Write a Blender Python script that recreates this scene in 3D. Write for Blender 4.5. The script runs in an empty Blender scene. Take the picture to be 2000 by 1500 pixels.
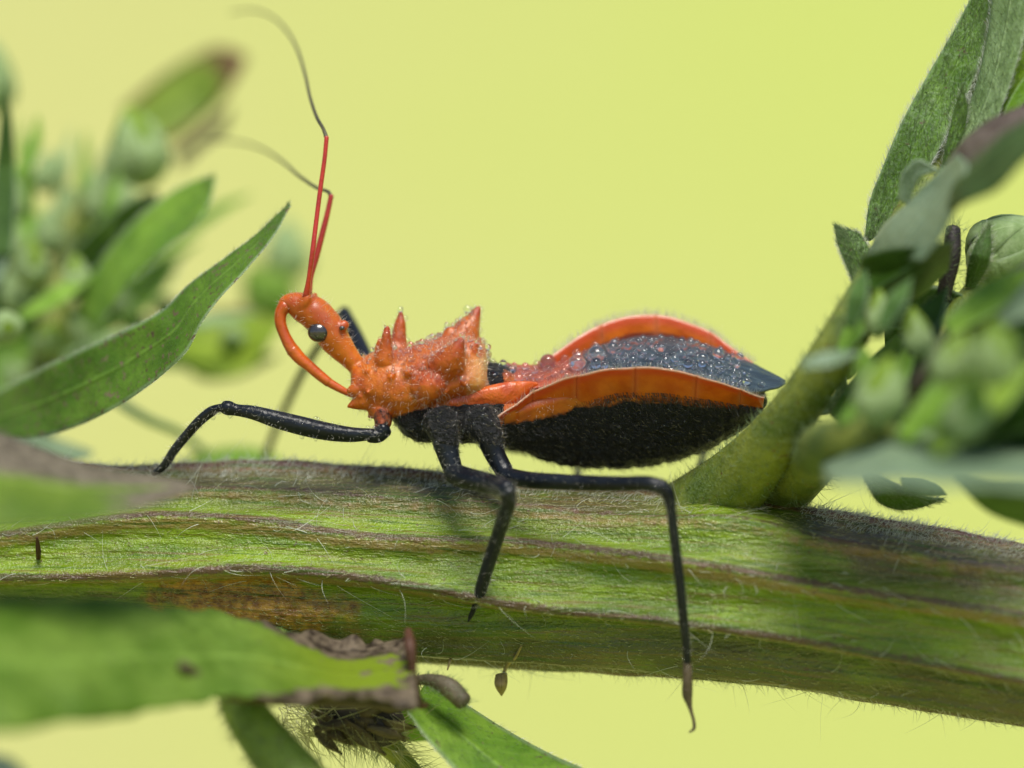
import bpy, math, random
import numpy as np
from mathutils import Vector, kdtree

# ------------------------------------------------------------------ camera, world, sun
# One Blender unit is one centimetre: the picture is a macro of an insect about 2 cm long.
sc = bpy.context.scene
sc.unit_settings.system = 'METRIC'
sc.unit_settings.scale_length = 0.01
D = 10.0                                   # distance camera - insect
cam = bpy.data.cameras.new('camera')
cam_o = bpy.data.objects.new('camera', cam)
sc.collection.objects.link(cam_o)
cam_o.location = (0, -D, 0)
cam_o.rotation_euler = (math.radians(90), 0, 0)
cam.sensor_width = 36
cam.lens = 36 * D / 4.0                    # the frame is 4 x 3 cm at the insect
cam.clip_start = 0.05
cam.clip_end = 20000
cam.dof.use_dof = True
cam.dof.focus_distance = D - 0.14
cam.dof.aperture_fstop = cam.lens * 1e-3 / 0.46
sc.camera = cam_o

SUN = Vector((0.10, -0.46, 0.88)).normalized()
world = bpy.data.worlds.new('World')
sc.world = world
world.use_nodes = True
wn = world.node_tree
sky = wn.nodes.new('ShaderNodeTexSky')
sky.sky_type = 'NISHITA'
sky.sun_disc = False
sky.sun_elevation = math.asin(SUN.z)
sky.sun_rotation = math.atan2(SUN.x, SUN.y)
bg = wn.nodes['Background']
wn.links.new(sky.outputs[0], bg.inputs[0])
bg.inputs[1].default_value = 0.115
sun = bpy.data.lights.new('sun', 'SUN')
sun.energy = 3.7
sun.angle = math.radians(28)      # sun through thin cloud: soft shadows
sun.color = (1.0, 0.95, 0.86)
sun_o = bpy.data.objects.new('sun', sun)
sc.collection.objects.link(sun_o)
sun_o.rotation_euler = SUN.to_track_quat('Z', 'Y').to_euler()
sc.view_settings.view_transform = 'Standard'
sc.view_settings.look = 'None'
sc.view_settings.gamma = 1
sc.view_settings.use_curve_mapping = False
sc.view_settings.exposure = 0.28
sc.render.engine = 'CYCLES'
sc.cycles.use_denoising = True
sc.cycles.max_bounces = 10
sc.cycles.transparent_max_bounces = 8
sc.cycles.sample_clamp_indirect = 6
sc.cycles.caustics_refractive = True
sc.cycles.caustics_reflective = False

# ------------------------------------------------------------------ helpers
rng = np.random.default_rng(7)
PX = 500.0
def deep(y):
    a = np.abs(y)                             # spread what lies well before or behind the insect
    return np.sign(y)*np.where(a < .45, a, .45 + (a-.45)*1.5)
def P(px, py, y=0.0):
    y = float(deep(y))
    s = (D + y) / D
    return np.array(((px - 1000) / PX * s, y, (750 - py) / PX * s))

def hermite(xk, yk, x):
    xk = np.asarray(xk, float); yk = np.asarray(yk, float); x = np.asarray(x, float)
    flat = yk.ndim == 1
    if flat: yk = yk[:, None]
    d = np.diff(xk)[:, None]; m = np.diff(yk, axis=0) / d
    t = np.empty_like(yk); t[0] = m[0]; t[-1] = m[-1]
    if len(xk) > 2: t[1:-1] = (m[:-1] * d[1:] + m[1:] * d[:-1]) / (d[1:] + d[:-1])
    i = np.clip(np.searchsorted(xk, x) - 1, 0, len(xk) - 2)
    h = d[i, 0][:, None]; s = ((np.clip(x, xk[0], xk[-1]) - xk[i])[:, None]) / h
    r = ((2*s**3 - 3*s**2 + 1) * yk[i] + (s**3 - 2*s**2 + s) * h * t[i]
         + (-2*s**3 + 3*s**2) * yk[i+1] + (s**3 - s**2) * h * t[i+1])
    return r[:, 0] if flat else r

def spl(pts, n, smooth=True):
    pts = np.asarray(pts, float)
    c = np.r_[0, np.cumsum(np.maximum(np.linalg.norm(np.diff(pts, axis=0), axis=1), 1e-6))]
    u = np.linspace(0, c[-1], n)
    if smooth: return hermite(c, pts, u)
    return np.stack([np.interp(u, c, pts[:, k]) for k in range(pts.shape[1])], 1)

def unit(v): return v / np.maximum(np.linalg.norm(v, axis=-1, keepdims=True), 1e-9)

def tube(pts, rad, seg=14, n=None, flat=None):
    """A round tube through pts; rad one radius per point; ends closed to a dome."""
    pts = np.asarray(pts, float); rad = np.asarray(rad, float)
    if n:
        q = spl(np.c_[pts, rad * 3], n); pts, rad = q[:, :3], q[:, 3] / 3
    t = unit(np.gradient(pts, axis=0))
    a = np.array((0.13, 0.98, 0.2)); fr = []
    for k in range(len(pts)):
        a = a - t[k] * (a @ t[k]); a = a / (np.linalg.norm(a) + 1e-9); fr.append(a.copy())
    A = np.array(fr); B = np.cross(t, A)
    # domes
    e0 = [(-.85, .5), (-.5, .85)]; e1 = [(.5, .85), (.85, .5)]
    cs, rs, As, Bs = [], [], [], []
    for o, r in e0: cs.append(pts[0] + t[0]*rad[0]*o*.6); rs.append(rad[0]*r); As.append(A[0]); Bs.append(B[0])
    for k in range(len(pts)): cs.append(pts[k]); rs.append(rad[k]); As.append(A[k]); Bs.append(B[k])
    for o, r in e1: cs.append(pts[-1] + t[-1]*rad[-1]*o*.6); rs.append(rad[-1]*r); As.append(A[-1]); Bs.append(B[-1])
    cs, rs, As, Bs = map(np.array, (cs, rs, As, Bs))
    th = np.linspace(0, 2*np.pi, seg, endpoint=False)
    ring = cs[:, None] + rs[:, None, None] * (np.cos(th)[None, :, None]*As[:, None] + np.sin(th)[None, :, None]*Bs[:, None])
    return close_rings(ring, pts[0] - t[0]*rad[0]*.6, pts[-1] + t[-1]*rad[-1]*.6)

def close_rings(ring, p0, p1):
    R, S = ring.shape[:2]
    v = ring.reshape(-1, 3)
    i = np.arange(R-1)[:, None]*S; j = np.arange(S)[None]; k = (j+1) % S
    f = [tuple(q) for q in np.stack([i+j, i+k, i+S+k, i+S+j], -1).reshape(-1, 4).tolist()]
    b = len(v); v = np.vstack([v, p0, p1])
    f += [((a+1) % S, a, b) for a in range(S)]
    o = (R-1)*S
    f += [(o+a, o+(a+1) % S, b+1) for a in range(S)]
    return v, f

def join(parts):
    vs, fs, o = [], [], 0
    for v, f in parts:
        vs.append(v); fs += [tuple(i+o for i in q) for q in f]; o += len(v)
    return np.vstack(vs), fs

def fast_mesh(name, v, faces):
    me = bpy.data.meshes.new(name)
    if isinstance(faces, np.ndarray):
        n, k = faces.shape
        me.vertices.add(len(v)); me.vertices.foreach_set('co', np.ascontiguousarray(v, np.float32).ravel())
        me.loops.add(n*k); me.loops.foreach_set('vertex_index', np.ascontiguousarray(faces, np.int32).ravel())
        me.polygons.add(n); me.polygons.foreach_set('loop_start', np.arange(0, n*k, k, dtype=np.int32))
        me.update(calc_edges=True)
    else:
        me.from_pydata(np.asarray(v).tolist(), [], faces)
    return me

def mesh_obj(name, v, faces, mat, parent=None, attrs=None, kind=None, label=None):
    me = fast_mesh(name, v, faces)
    me.polygons.foreach_set('use_smooth', [True]*len(me.polygons))
    for k, a in (attrs or {}).items():
        at = me.attributes.new(k, 'FLOAT', 'POINT'); at.data.foreach_set('value', np.ascontiguousarray(a, np.float32))
    me.materials.append(mat)
    o = bpy.data.objects.new(name, me)
    sc.collection.objects.link(o)
    if parent is not None:
        o.parent = parent
        o.matrix_parent_inverse = parent.matrix_world.inverted()
    if kind: o['kind'] = kind
    if label: o['label'] = label
    return o

def thing(name, label, cat, loc, group=None):
    o = bpy.data.objects.new(name, None)
    o.empty_display_size = .05
    o.location = loc
    o.matrix_world.translation = loc
    sc.collection.objects.link(o)
    return tag(o, label, cat, group)
def tag(o, label, cat, group=None):
    o['label'] = label; o['category'] = cat
    if group: o['group'] = group
    return o

def hair_geo(root, d, bend, L, r, segs=4):
    """Tapered three-sided hairs; arrays of N roots, directions, bend vectors, lengths, radii."""
    N = len(root); t = np.linspace(0, 1, segs)
    L = np.broadcast_to(L, (N,)); r = np.broadcast_to(r, (N,))
    c = root[:, None] + d[:, None]*(L[:, None, None]*t[None, :, None]) + bend[:, None]*(L[:, None, None]*(t**2)[None, :, None])
    a = unit(np.cross(d, np.array((.31, .72, .62)))); b = unit(np.cross(d, a))
    rr = r[:, None] * (1.0 - .85*t[None])
    th = np.array((0, 2.094, 4.189))
    v = c[:, :, None] + rr[:, :, None, None]*(np.cos(th)[None, None, :, None]*a[:, None, None] + np.sin(th)[None, None, :, None]*b[:, None, None])
    base = (np.arange(N)*segs*3)[:, None, None]
    i = (np.arange(segs-1)*3)[None, :, None]; j = np.arange(3)[None, None]; k = (j+1) % 3
    f = np.stack([base+i+j, base+i+k, base+i+3+k, base+i+3+j], -1).reshape(-1, 4)
    return v.reshape(-1, 3), f

def rdir(n): return unit(rng.normal(size=(n, 3)))

def vnoise(p, f, seed=0):
    """Cheap smooth value noise from a few sines, -1..1."""
    r = np.random.default_rng(seed); s = np.zeros(len(p))
    for k in range(7):
        w = r.normal(size=3) * f * r.uniform(.5, 1.6)
        s += np.sin(p @ w + r.uniform(0, 6.28))
    return s / 3.5

# ------------------------------------------------------------------ materials
def new_mat(name):
    m = bpy.data.materials.new(name); m.use_nodes = True
    nt = m.node_tree; nt.nodes.clear()
    return m, nt
def nd(nt, typ, ins=None, **props):
    n = nt.nodes.new(typ)
    for k, v in props.items(): setattr(n, k, v)
    for k, v in (ins or {}).items():
        if isinstance(v, bpy.types.NodeSocket): nt.links.new(v, n.inputs[k])
        else: n.inputs[k].default_value = v
    return n
def c4(c): return (c[0], c[1], c[2], 1)
def mixc(nt, f, a, b, blend='MIX'):
    n = nt.nodes.new('ShaderNodeMix'); n.data_type = 'RGBA'; n.blend_type = blend
    for i, v in ((0, f), (6, a), (7, b)):
        if isinstance(v, bpy.types.NodeSocket): nt.links.new(v, n.inputs[i])
        else: n.inputs[i].default_value = c4(v) if i else v
    return n.outputs[2]
def mth(nt, op, a, b=0.0, c=0.0, clamp=False):
    n = nt.nodes.new('ShaderNodeMath'); n.operation = op; n.use_clamp = clamp
    for i, v in enumerate((a, b, c)):
        if isinstance(v, bpy.types.NodeSocket): nt.links.new(v, n.inputs[i])
        else: n.inputs[i].default_value = v
    return n.outputs[0]
def sstep(nt, x, lo, hi):
    n = nt.nodes.new('ShaderNodeMapRange'); n.interpolation_type = 'SMOOTHSTEP'
    nt.links.new(x, n.inputs[0]); n.inputs[1].default_value = lo; n.inputs[2].default_value = hi
    return n.outputs[0]
def attr(nt, name): return nd(nt, 'ShaderNodeAttribute', attribute_name=name).outputs['Fac']
def noise(nt, scale, detail=3, vec=None, rough=.55):
    n = nd(nt, 'ShaderNodeTexNoise', {'Scale': scale, 'Detail': detail, 'Roughness': rough})
    if vec is None: vec = nd(nt, 'ShaderNodeTexCoord').outputs['Object']
    nt.links.new(vec, n.inputs['Vector'])
    return n.outputs['Fac']
def stretched(nt, sx, sy, sz):
    tc = nd(nt, 'ShaderNodeTexCoord').outputs['Object']
    return nd(nt, 'ShaderNodeMapping', {'Vector': tc, 'Scale': (sx, sy, sz)}).outputs[0]
def bump(nt, h, strength, dist):
    return nd(nt, 'ShaderNodeBump', {'Height': h, 'Strength': strength, 'Distance': dist}).outputs[0]
def finish(nt, sh): nt.links.new(sh, nd(nt, 'ShaderNodeOutputMaterial').inputs[0])

def leaf_mat(name, c1, c2, rough=.55, brown=(.09, .055, .03), brown2=(.2, .15, .09), tip=(2, 2.2), edge=(2, 2.2), side=0,
             end=None, yellow=None, fleck=.0, frost=0.00, trans=.3, vein=.35, spec=.3, rim_glow=.3):
    m, nt = new_mat(name)
    u, v = attr(nt, 'u'), attr(nt, 'v')
    av = mth(nt, 'ABSOLUTE', v)
    n1 = noise(nt, 5, 4); n2 = noise(nt, 26, 4); n3 = noise(nt, 90, 2)
    col = mixc(nt, sstep(nt, n1, .3, .7), c1, c2)
    # pale midrib, faint side veins
    mid = sstep(nt, mth(nt, 'ADD', av, mth(nt, 'MULTIPLY', n2, .06)), .12, .04)
    wv = mth(nt, 'SINE', mth(nt, 'ADD', mth(nt, 'MULTIPLY', u, 70), mth(nt, 'MULTIPLY', av, -14)))
    sv = mth(nt, 'MULTIPLY', sstep(nt, wv, .75, 1.0), .22)
    col = mixc(nt, mth(nt, 'MULTIPLY', mth(nt, 'MAXIMUM', mid, sv), vein), col, [min(1, x*1.7 + .03) for x in c2])
    col = mixc(nt, mth(nt, 'MULTIPLY', sstep(nt, n2, .45, .72), .35), col, [x*.55 for x in c1])
    col = mixc(nt, mth(nt, 'MULTIPLY', sstep(nt, av, .86, .97), rim_glow), col, (.50, .60, .44))  # pale edge colour stands in for light glowing through the leaf rim
    if frost: col = mixc(nt, mth(nt, 'MULTIPLY', sstep(nt, n3, .35, .75), frost), col, (.58, .68, .58))
    if yellow: col = mixc(nt, sstep(nt, mth(nt, 'ADD', u, mth(nt, 'MULTIPLY', n1, .15)), yellow[0], yellow[1]), col, (.26, .36, .02))
    bcol = mixc(nt, sstep(nt, mth(nt, 'ADD', mth(nt, 'MULTIPLY', n2, .6), mth(nt, 'MULTIPLY', noise(nt, 12, 4), .4)), .38, .62), brown, brown2)
    if fleck:
        fk = sstep(nt, noise(nt, 38, 2), .70 - fleck*.12, .78 - fleck*.10)
        col = mixc(nt, fk, col, bcol)
    ns = mth(nt, 'MULTIPLY', mth(nt, 'SUBTRACT', mth(nt, 'ADD', n1, mth(nt, 'MULTIPLY', n2, .6)), .8), .45)
    if tip[0] < 2: col = mixc(nt, sstep(nt, mth(nt, 'ADD', u, ns), *tip), col, bcol)
    if edge[0] < 2:
        vv = av if side == 0 else mth(nt, 'MULTIPLY', v, side)
        if end: vv = mth(nt, 'ADD', vv, mth(nt, 'MULTIPLY', sstep(nt, u, end[0], end[1]), end[2]))
        col = mixc(nt, sstep(nt, mth(nt, 'ADD', vv, ns), *edge), col, bcol)
    h = mth(nt, 'ADD', mth(nt, 'MULTIPLY', n2, .6), mth(nt, 'ADD', mth(nt, 'MULTIPLY', n3, .3), mth(nt, 'MULTIPLY', mid, .5)))
    nor = bump(nt, h, .55, .02)
    pb = nd(nt, 'ShaderNodeBsdfPrincipled', {'Base Color': col, 'Roughness': rough, 'Specular IOR Level': spec, 'Normal': nor})
    tr = nd(nt, 'ShaderNodeBsdfTranslucent', {'Color': mixc(nt, .35, col, (.2, .3, .02)), 'Normal': nor})
    mx = nd(nt, 'ShaderNodeMixShader', {0: trans, 1: pb.outputs[0], 2: tr.outputs[0]})
    finish(nt, mx.outputs[0])
    return m

def hair_mat(name, col, rough=.35, trans=.35, spec=.6):
    m, nt = new_mat(name)
    pb = nd(nt, 'ShaderNodeBsdfPrincipled', {'Base Color': c4(col), 'Roughness': rough, 'Specular IOR Level': spec})
    tr = nd(nt, 'ShaderNodeBsdfTranslucent', {'Color': c4(col)})
    mx = nd(nt, 'ShaderNodeMixShader', {0: trans, 1: pb.outputs[0], 2: tr.outputs[0]})
    finish(nt, mx.outputs[0]); return m

def shell_mat(name, c1, c2, rough=.3, sss=.15, bscale=60, bstr=.35, coat=.3, dark=False, spec=.5, grain=.3, tint=False):
    """Insect shell. With dark, the attribute 'dark' turns it to the black hairy cuticle."""
    m, nt = new_mat(name)
    n1 = noise(nt, 9, 4); n2 = noise(nt, bscale, 3)
    col = mixc(nt, sstep(nt, n1, .3, .7), c1, c2)
    col = mixc(nt, mth(nt, 'MULTIPLY', sstep(nt, n2, .5, .75), grain), col, [x*.55 for x in c1])
    if tint:
        col = mixc(nt, mth(nt, 'MULTIPLY', attr(nt, 'red'), .85), col, (.34, .032, .003))
        col = mixc(nt, mth(nt, 'MULTIPLY', attr(nt, 'pale'), .7), col, (.62, .36, .13))
    bs = mth(nt, 'ADD', mth(nt, 'MULTIPLY', attr(nt, 'thx'), bstr), .06) if dark else bstr
    nor = bump(nt, mth(nt, 'ADD', n2, mth(nt, 'MULTIPLY', n1, .5)), bs, .02)
    pb = nd(nt, 'ShaderNodeBsdfPrincipled', {'Base Color': col, 'Roughness': rough, 'Specular IOR Level': spec, 'Normal': nor,
        'Subsurface Weight': sss, 'Subsurface Anisotropy': .3, 'Subsurface Radius': (1, .35, .08), 'Subsurface Scale': .05, 'Coat Weight': coat, 'Coat Roughness': .12})
    out = pb.outputs[0]
    if dark:
        d = attr(nt, 'dark')
        nb = noise(nt, 45, 4)
        kb = mixc(nt, nb, (.003, .003, .004), (.012, .013, .014))
        pk = nd(nt, 'ShaderNodeBsdfPrincipled', {'Base Color': kb, 'Roughness': .38, 'Specular IOR Level': .34,
            'Normal': bump(nt, mth(nt, 'ADD', nb, mth(nt, 'MULTIPLY', noise(nt, 150, 2), .5)), .9, .03)})
        f = sstep(nt, mth(nt, 'ADD', d, mth(nt, 'MULTIPLY', mth(nt, 'SUBTRACT', n2, .5), .7)), .25, .75)
        out = nd(nt, 'ShaderNodeMixShader', {0: f, 1: pb.outputs[0], 2: pk.outputs[0]}).outputs[0]
    finish(nt, out); return m

ORANGE1, ORANGE2 = (.38, .062, .001), (.55, .145, .003)
M_BODY = shell_mat('bug_cuticle', ORANGE1, ORANGE2, dark=True, bscale=55, bstr=.28, grain=.14, sss=.45, tint=True, coat=.12, rough=.4)
M_ROS = shell_mat('rostrum_shell', (.45, .07, .006), (.6, .12, .01), rough=.3, bscale=40, bstr=.2)
M_ROOT = shell_mat('wing_root_shell', (.42, .06, .006), (.62, .13, .008), rough=.36, bscale=30, bstr=.5, coat=.2)
M_ANT = shell_mat('antenna_red', (.33, .018, .008), (.45, .03, .01), rough=.3, bscale=80, bstr=.2, coat=.2)
M_FLAG = shell_mat('antenna_olive', (.045, .04, .018), (.08, .07, .03), rough=.45, sss=0, coat=0)
M_LEG = shell_mat('leg_black', (.004, .005, .007), (.012, .015, .02), rough=.28, sss=0, bscale=50, bstr=.22, coat=.0, spec=.24)
M_TARS = shell_mat('tarsus_brown', (.05, .035, .02), (.10, .07, .04), rough=.5, sss=0, coat=0)
def eye_mat():
    m, nt = new_mat('eye_black')
    vo = nd(nt, 'ShaderNodeTexVoronoi', {'Scale': 95.0, 'Vector': nd(nt, 'ShaderNodeTexCoord').outputs['Object']})
    col = mixc(nt, vo.outputs['Distance'], (.016, .012, .012), (.03, .024, .022))
    pb = nd(nt, 'ShaderNodeBsdfPrincipled', {'Base Color': col, 'Roughness': .25, 'Coat Weight': 1.0, 'Coat Roughness': .04,
            'Normal': bump(nt, vo.outputs['Distance'], .12, .004)})
    finish(nt, pb.outputs[0]); return m
M_EYE = eye_mat()
def flange_mat():
    m, nt = new_mat('flange_orange')
    h, e = attr(nt, 'hgt'), attr(nt, 'seam')
    n1 = noise(nt, 14, 4)
    col = mixc(nt, sstep(nt, n1, .3, .7), (.56, .10, .004), (.72, .17, .008))
    col = mixc(nt, sstep(nt, mth(nt, 'ADD', h, mth(nt, 'MULTIPLY', n1, .1)), .78, .95), col, (.62, .09, .02))
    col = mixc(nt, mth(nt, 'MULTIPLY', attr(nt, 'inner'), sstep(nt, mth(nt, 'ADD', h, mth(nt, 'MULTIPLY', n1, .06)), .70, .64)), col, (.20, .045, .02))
    col = mixc(nt, sstep(nt, h, .95, .995), col, (.72, .42, .28))
    col = mixc(nt, mth(nt, 'MULTIPLY', e, .45), col, (.66, .20, .08))
    col = mixc(nt, sstep(nt, mth(nt, 'ADD', h, mth(nt, 'MULTIPLY', noise(nt, 40, 3), .3)), .50, .18), col, (.008, .007, .006))
    nor = bump(nt, noise(nt, 45, 3), .25, .015)
    pb = nd(nt, 'ShaderNodeBsdfPrincipled', {'Base Color': col, 'Roughness': .34, 'Specular IOR Level': .4, 'Normal': nor, 'Coat Weight': .15})
    tr = nd(nt, 'ShaderNodeBsdfTranslucent', {'Color': c4((.8, .13, .01))})
    mx = nd(nt, 'ShaderNodeMixShader', {0: .28, 1: pb.outputs[0], 2: tr.outputs[0]})
    finish(nt, mx.outputs[0]); return m
M_FLANGE = flange_mat()
def wing_mat():
    m, nt = new_mat('wing_membrane')
    u = attr(nt, 'u')
    st = stretched(nt, 6, 70, 40)
    n1 = noise(nt, 1, 4, st); n2 = noise(nt, 7, 3)
    blue = mixc(nt, n2, (.010, .020, .028), (.030, .050, .060))
    blue = mixc(nt, mth(nt, 'MULTIPLY', sstep(nt, n1, .45, .7), .5), blue, (.075, .115, .13))  # lighter streaks paint the sky sheen into the membrane colour
    red = mixc(nt, n2, (.26, .045, .018), (.46, .09, .03))
    blk = (.012, .012, .014)
    x = mth(nt, 'ADD', u, mth(nt, 'MULTIPLY', mth(nt, 'SUBTRACT', n2, .5), .10))
    col = mixc(nt, sstep(nt, x, .05, .11), blk, red)
    col = mixc(nt, sstep(nt, x, .30, .36), col, blue)
    pb = nd(nt, 'ShaderNodeBsdfPrincipled', {'Base Color': col, 'Roughness': .36, 'Specular IOR Level': .4, 'Metallic': .05,
        'Normal': bump(nt, n1, .35, .012), 'Sheen Weight': .1})
    finish(nt, pb.outputs[0]); return m
M_WING = wing_mat()
def water_mat():
    m, nt = new_mat('dew_water')
    pb = nd(nt, 'ShaderNodeBsdfPrincipled', {'Base Color': (1, 1, 1, 1), 'Roughness': .0, 'IOR': 1.33, 'Transmission Weight': 1.0, 'Coat Weight': 1.0, 'Coat Roughness': .04, 'Coat IOR': 1.45})
    finish(nt, pb.outputs[0]); return m
M_WATER = water_mat()
def film_mat():
    # thin flat beads: most light passes straight through them to the shell below
    m, nt = new_mat('dew_bead')
    pb = nd(nt, 'ShaderNodeBsdfPrincipled', {'Base Color': (1, 1, 1, 1), 'Roughness': .0, 'IOR': 1.33, 'Transmission Weight': 1.0, 'Coat Weight': 1.0, 'Coat Roughness': .05, 'Coat IOR': 2.2})
    mx = nd(nt, 'ShaderNodeMixShader', {0: .33, 1: nd(nt, 'ShaderNodeBsdfTransparent').outputs[0], 2: pb.outputs[0]})
    finish(nt, mx.outputs[0]); return m
M_BEAD = film_mat()
M_HAIR = hair_mat('plant_hair', (.86, .88, .80), trans=.5)
M_HAIRC = hair_mat('cream_hair', (.52, .52, .24), rough=.2, spec=1.0)
M_HAIRG = hair_mat('leaf_down', (.26, .36, .16), rough=.3)
M_BRIST = hair_mat('pale_bristle', (.88, .85, .76), trans=.5, spec=.4)
M_BRISTM = hair_mat('gold_bristle', (.42, .35, .20), trans=.2, rough=.2, spec=1.0)
M_BRISTK = hair_mat('dark_bristle', (.035, .03, .022), trans=.1, rough=.25, spec=.9)

def stem_mat():
    m, nt = new_mat('stem_skin')
    ri, tan, pat, brown_shade = attr(nt, 'ridge'), attr(nt, 'tan'), attr(nt, 'patch'), attr(nt, 'olive_shade')
    st = stretched(nt, 2.2, 16, 16); n1 = noise(nt, 1, 5, st)
    n2 = noise(nt, 34, 4); n3 = noise(nt, 5, 4)
    col = mixc(nt, sstep(nt, n1, .3, .7), (.085, .160, .001), (.205, .310, .005))
    col = mixc(nt, mth(nt, 'MULTIPLY', sstep(nt, n3, .4, .7), .5), col, (.17, .20, .02))
    col = mixc(nt, mth(nt, 'MULTIPLY', brown_shade, sstep(nt, n3, .1, .5)), col, mixc(nt, n1, (.055, .05, .012), (.10, .075, .035)))
    tn = mth(nt, 'ADD', tan, mth(nt, 'MULTIPLY', mth(nt, 'SUBTRACT', n2, .5), .9))
    col = mixc(nt, mth(nt, 'MULTIPLY', sstep(nt, tn, .40, .95), .75), col, (.27, .165, .06))
    rn = mth(nt, 'ADD', ri, mth(nt, 'MULTIPLY', mth(nt, 'SUBTRACT', n2, .5), .8))
    pur = mixc(nt, n3, (.045, .018, .016), (.13, .045, .045))
    col = mixc(nt, mth(nt, 'MULTIPLY', sstep(nt, rn, .45, .85), .85), col, pur)
    pn = mth(nt, 'ADD', pat, mth(nt, 'MULTIPLY', mth(nt, 'SUBTRACT', noise(nt, 9, 5), .5), 1.7))
    bro = mixc(nt, sstep(nt, n2, .3, .7), (.15, .06, .006), (.42, .23, .025))
    col = mixc(nt, sstep(nt, pn, .35, .8), col, bro)
    tc = nd(nt, 'ShaderNodeTexCoord').outputs['Object']
    sx = nd(nt, 'ShaderNodeSeparateXYZ', {0: tc}).outputs[0]
    sv_ = nd(nt, 'ShaderNodeCombineXYZ', {0: mth(nt, 'MULTIPLY', sx, 1.1), 1: mth(nt, 'MULTIPLY', attr(nt, 'ang'), 2.2)}).outputs[0]
    ns_ = noise(nt, 1.6, 5, sv_, .65)
    col = mixc(nt, mth(nt, 'MULTIPLY', sstep(nt, ns_, .53, .63), .7), col, mixc(nt, n3, (.11, .055, .022), (.19, .15, .03)))
    col = mixc(nt, mth(nt, 'MULTIPLY', sstep(nt, ns_, .47, .38), .75), col, (.045, .10, .002))
    fk = sstep(nt, noise(nt, 48, 2), .66, .73)
    col = mixc(nt, mth(nt, 'MULTIPLY', fk, .75), col, (.09, .04, .02))
    n5 = noise(nt, 1, 3, stretched(nt, 7, 42, 42))
    h = mth(nt, 'ADD', mth(nt, 'MULTIPLY', n5, 1.0), mth(nt, 'ADD', mth(nt, 'MULTIPLY', n2, .35), mth(nt, 'MULTIPLY', noise(nt, 110, 2), .3)))
    pb = nd(nt, 'ShaderNodeBsdfPrincipled', {'Base Color': col, 'Roughness': .33, 'Specular IOR Level': .55,
        'Normal': bump(nt, h, .8, .025), 'Subsurface Weight': .12, 'Subsurface Radius': (.5, .8, .1), 'Subsurface Scale': .05})
    finish(nt, pb.outputs[0]); return m
M_STEM = stem_mat()

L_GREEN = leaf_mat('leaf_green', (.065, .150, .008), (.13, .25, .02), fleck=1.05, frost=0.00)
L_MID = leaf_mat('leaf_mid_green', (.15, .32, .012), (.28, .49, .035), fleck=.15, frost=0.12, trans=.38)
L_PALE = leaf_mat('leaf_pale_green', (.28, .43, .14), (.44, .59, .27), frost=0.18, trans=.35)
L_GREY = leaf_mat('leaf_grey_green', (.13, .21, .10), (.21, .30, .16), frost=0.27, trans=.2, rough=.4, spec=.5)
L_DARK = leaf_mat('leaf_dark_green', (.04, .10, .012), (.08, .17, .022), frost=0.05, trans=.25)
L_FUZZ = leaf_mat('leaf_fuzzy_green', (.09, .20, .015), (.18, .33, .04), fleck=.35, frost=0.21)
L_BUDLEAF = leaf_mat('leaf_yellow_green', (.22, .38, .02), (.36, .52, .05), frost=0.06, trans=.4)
L_WITHER = leaf_mat('leaf_withered', (.09, .17, .012), (.17, .26, .025), brown=(.13, .105, .07), brown2=(.29, .245, .17), tip=(.62, .82), edge=(.02, .32), side=1, fleck=.3, rim_glow=0)
L_TORN = leaf_mat('leaf_torn', (.115, .225, .018), (.22, .35, .05), brown=(.04, .026, .018), brown2=(.27, .21, .14), tip=(.955, .985), edge=(1.0, 1.12), end=(.62, .86, .62), yellow=(.72, .95), fleck=.25, trans=.45, rim_glow=0)
L_STUB = leaf_mat('stub_skin', (.12, .20, .02), (.26, .36, .05), fleck=.4, frost=0.12, trans=.15, vein=0, rim_glow=0)
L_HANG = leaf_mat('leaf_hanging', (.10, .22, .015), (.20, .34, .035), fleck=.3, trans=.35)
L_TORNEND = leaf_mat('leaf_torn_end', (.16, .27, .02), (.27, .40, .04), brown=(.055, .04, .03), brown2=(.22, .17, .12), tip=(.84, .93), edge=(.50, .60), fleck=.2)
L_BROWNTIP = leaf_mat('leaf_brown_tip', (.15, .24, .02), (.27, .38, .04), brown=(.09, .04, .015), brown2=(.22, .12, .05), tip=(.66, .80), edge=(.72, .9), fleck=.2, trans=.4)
L_YEDGE = leaf_mat('leaf_yellow_brown_edge', (.20, .32, .02), (.34, .46, .04), brown=(.14, .07, .03), brown2=(.26, .16, .09), edge=(.72, .95), side=1, trans=.4, rim_glow=0)
L_BRUP = leaf_mat('leaf_brown_edged', (.045, .09, .015), (.075, .13, .03), brown=(.08, .05, .035), brown2=(.22, .17, .14), edge=(.05, .5), side=1, rim_glow=0)
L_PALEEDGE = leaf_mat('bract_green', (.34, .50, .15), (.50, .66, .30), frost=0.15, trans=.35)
L_DRY = leaf_mat('dry_bract', (.05, .035, .02), (.13, .10, .06), fleck=.5, trans=.15, rim_glow=0)
M_BRANCH = leaf_mat('branch_skin', (.07, .115, .010), (.22, .25, .028), fleck=.4, frost=0.07, trans=.0, vein=.0, brown=(.10, .05, .02), brown2=(.2, .12, .06), rim_glow=0)
M_BARKDK = leaf_mat('dry_floret', (.015, .012, .012), (.05, .04, .035), trans=0, vein=0, rim_glow=0)
M_RUST = leaf_mat('rusty_margin', (.035, .014, .008), (.10, .04, .02), trans=0, vein=0, rim_glow=0)
M_DRYTIP = leaf_mat('withered_tip_skin', (.07, .06, .035), (.17, .14, .09), trans=.1, vein=0, rim_glow=0)
M_SCRAP = leaf_mat('straw_scrap', (.28, .21, .08), (.42, .33, .14), fleck=.3, trans=.2, vein=.1, rim_glow=0)

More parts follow.
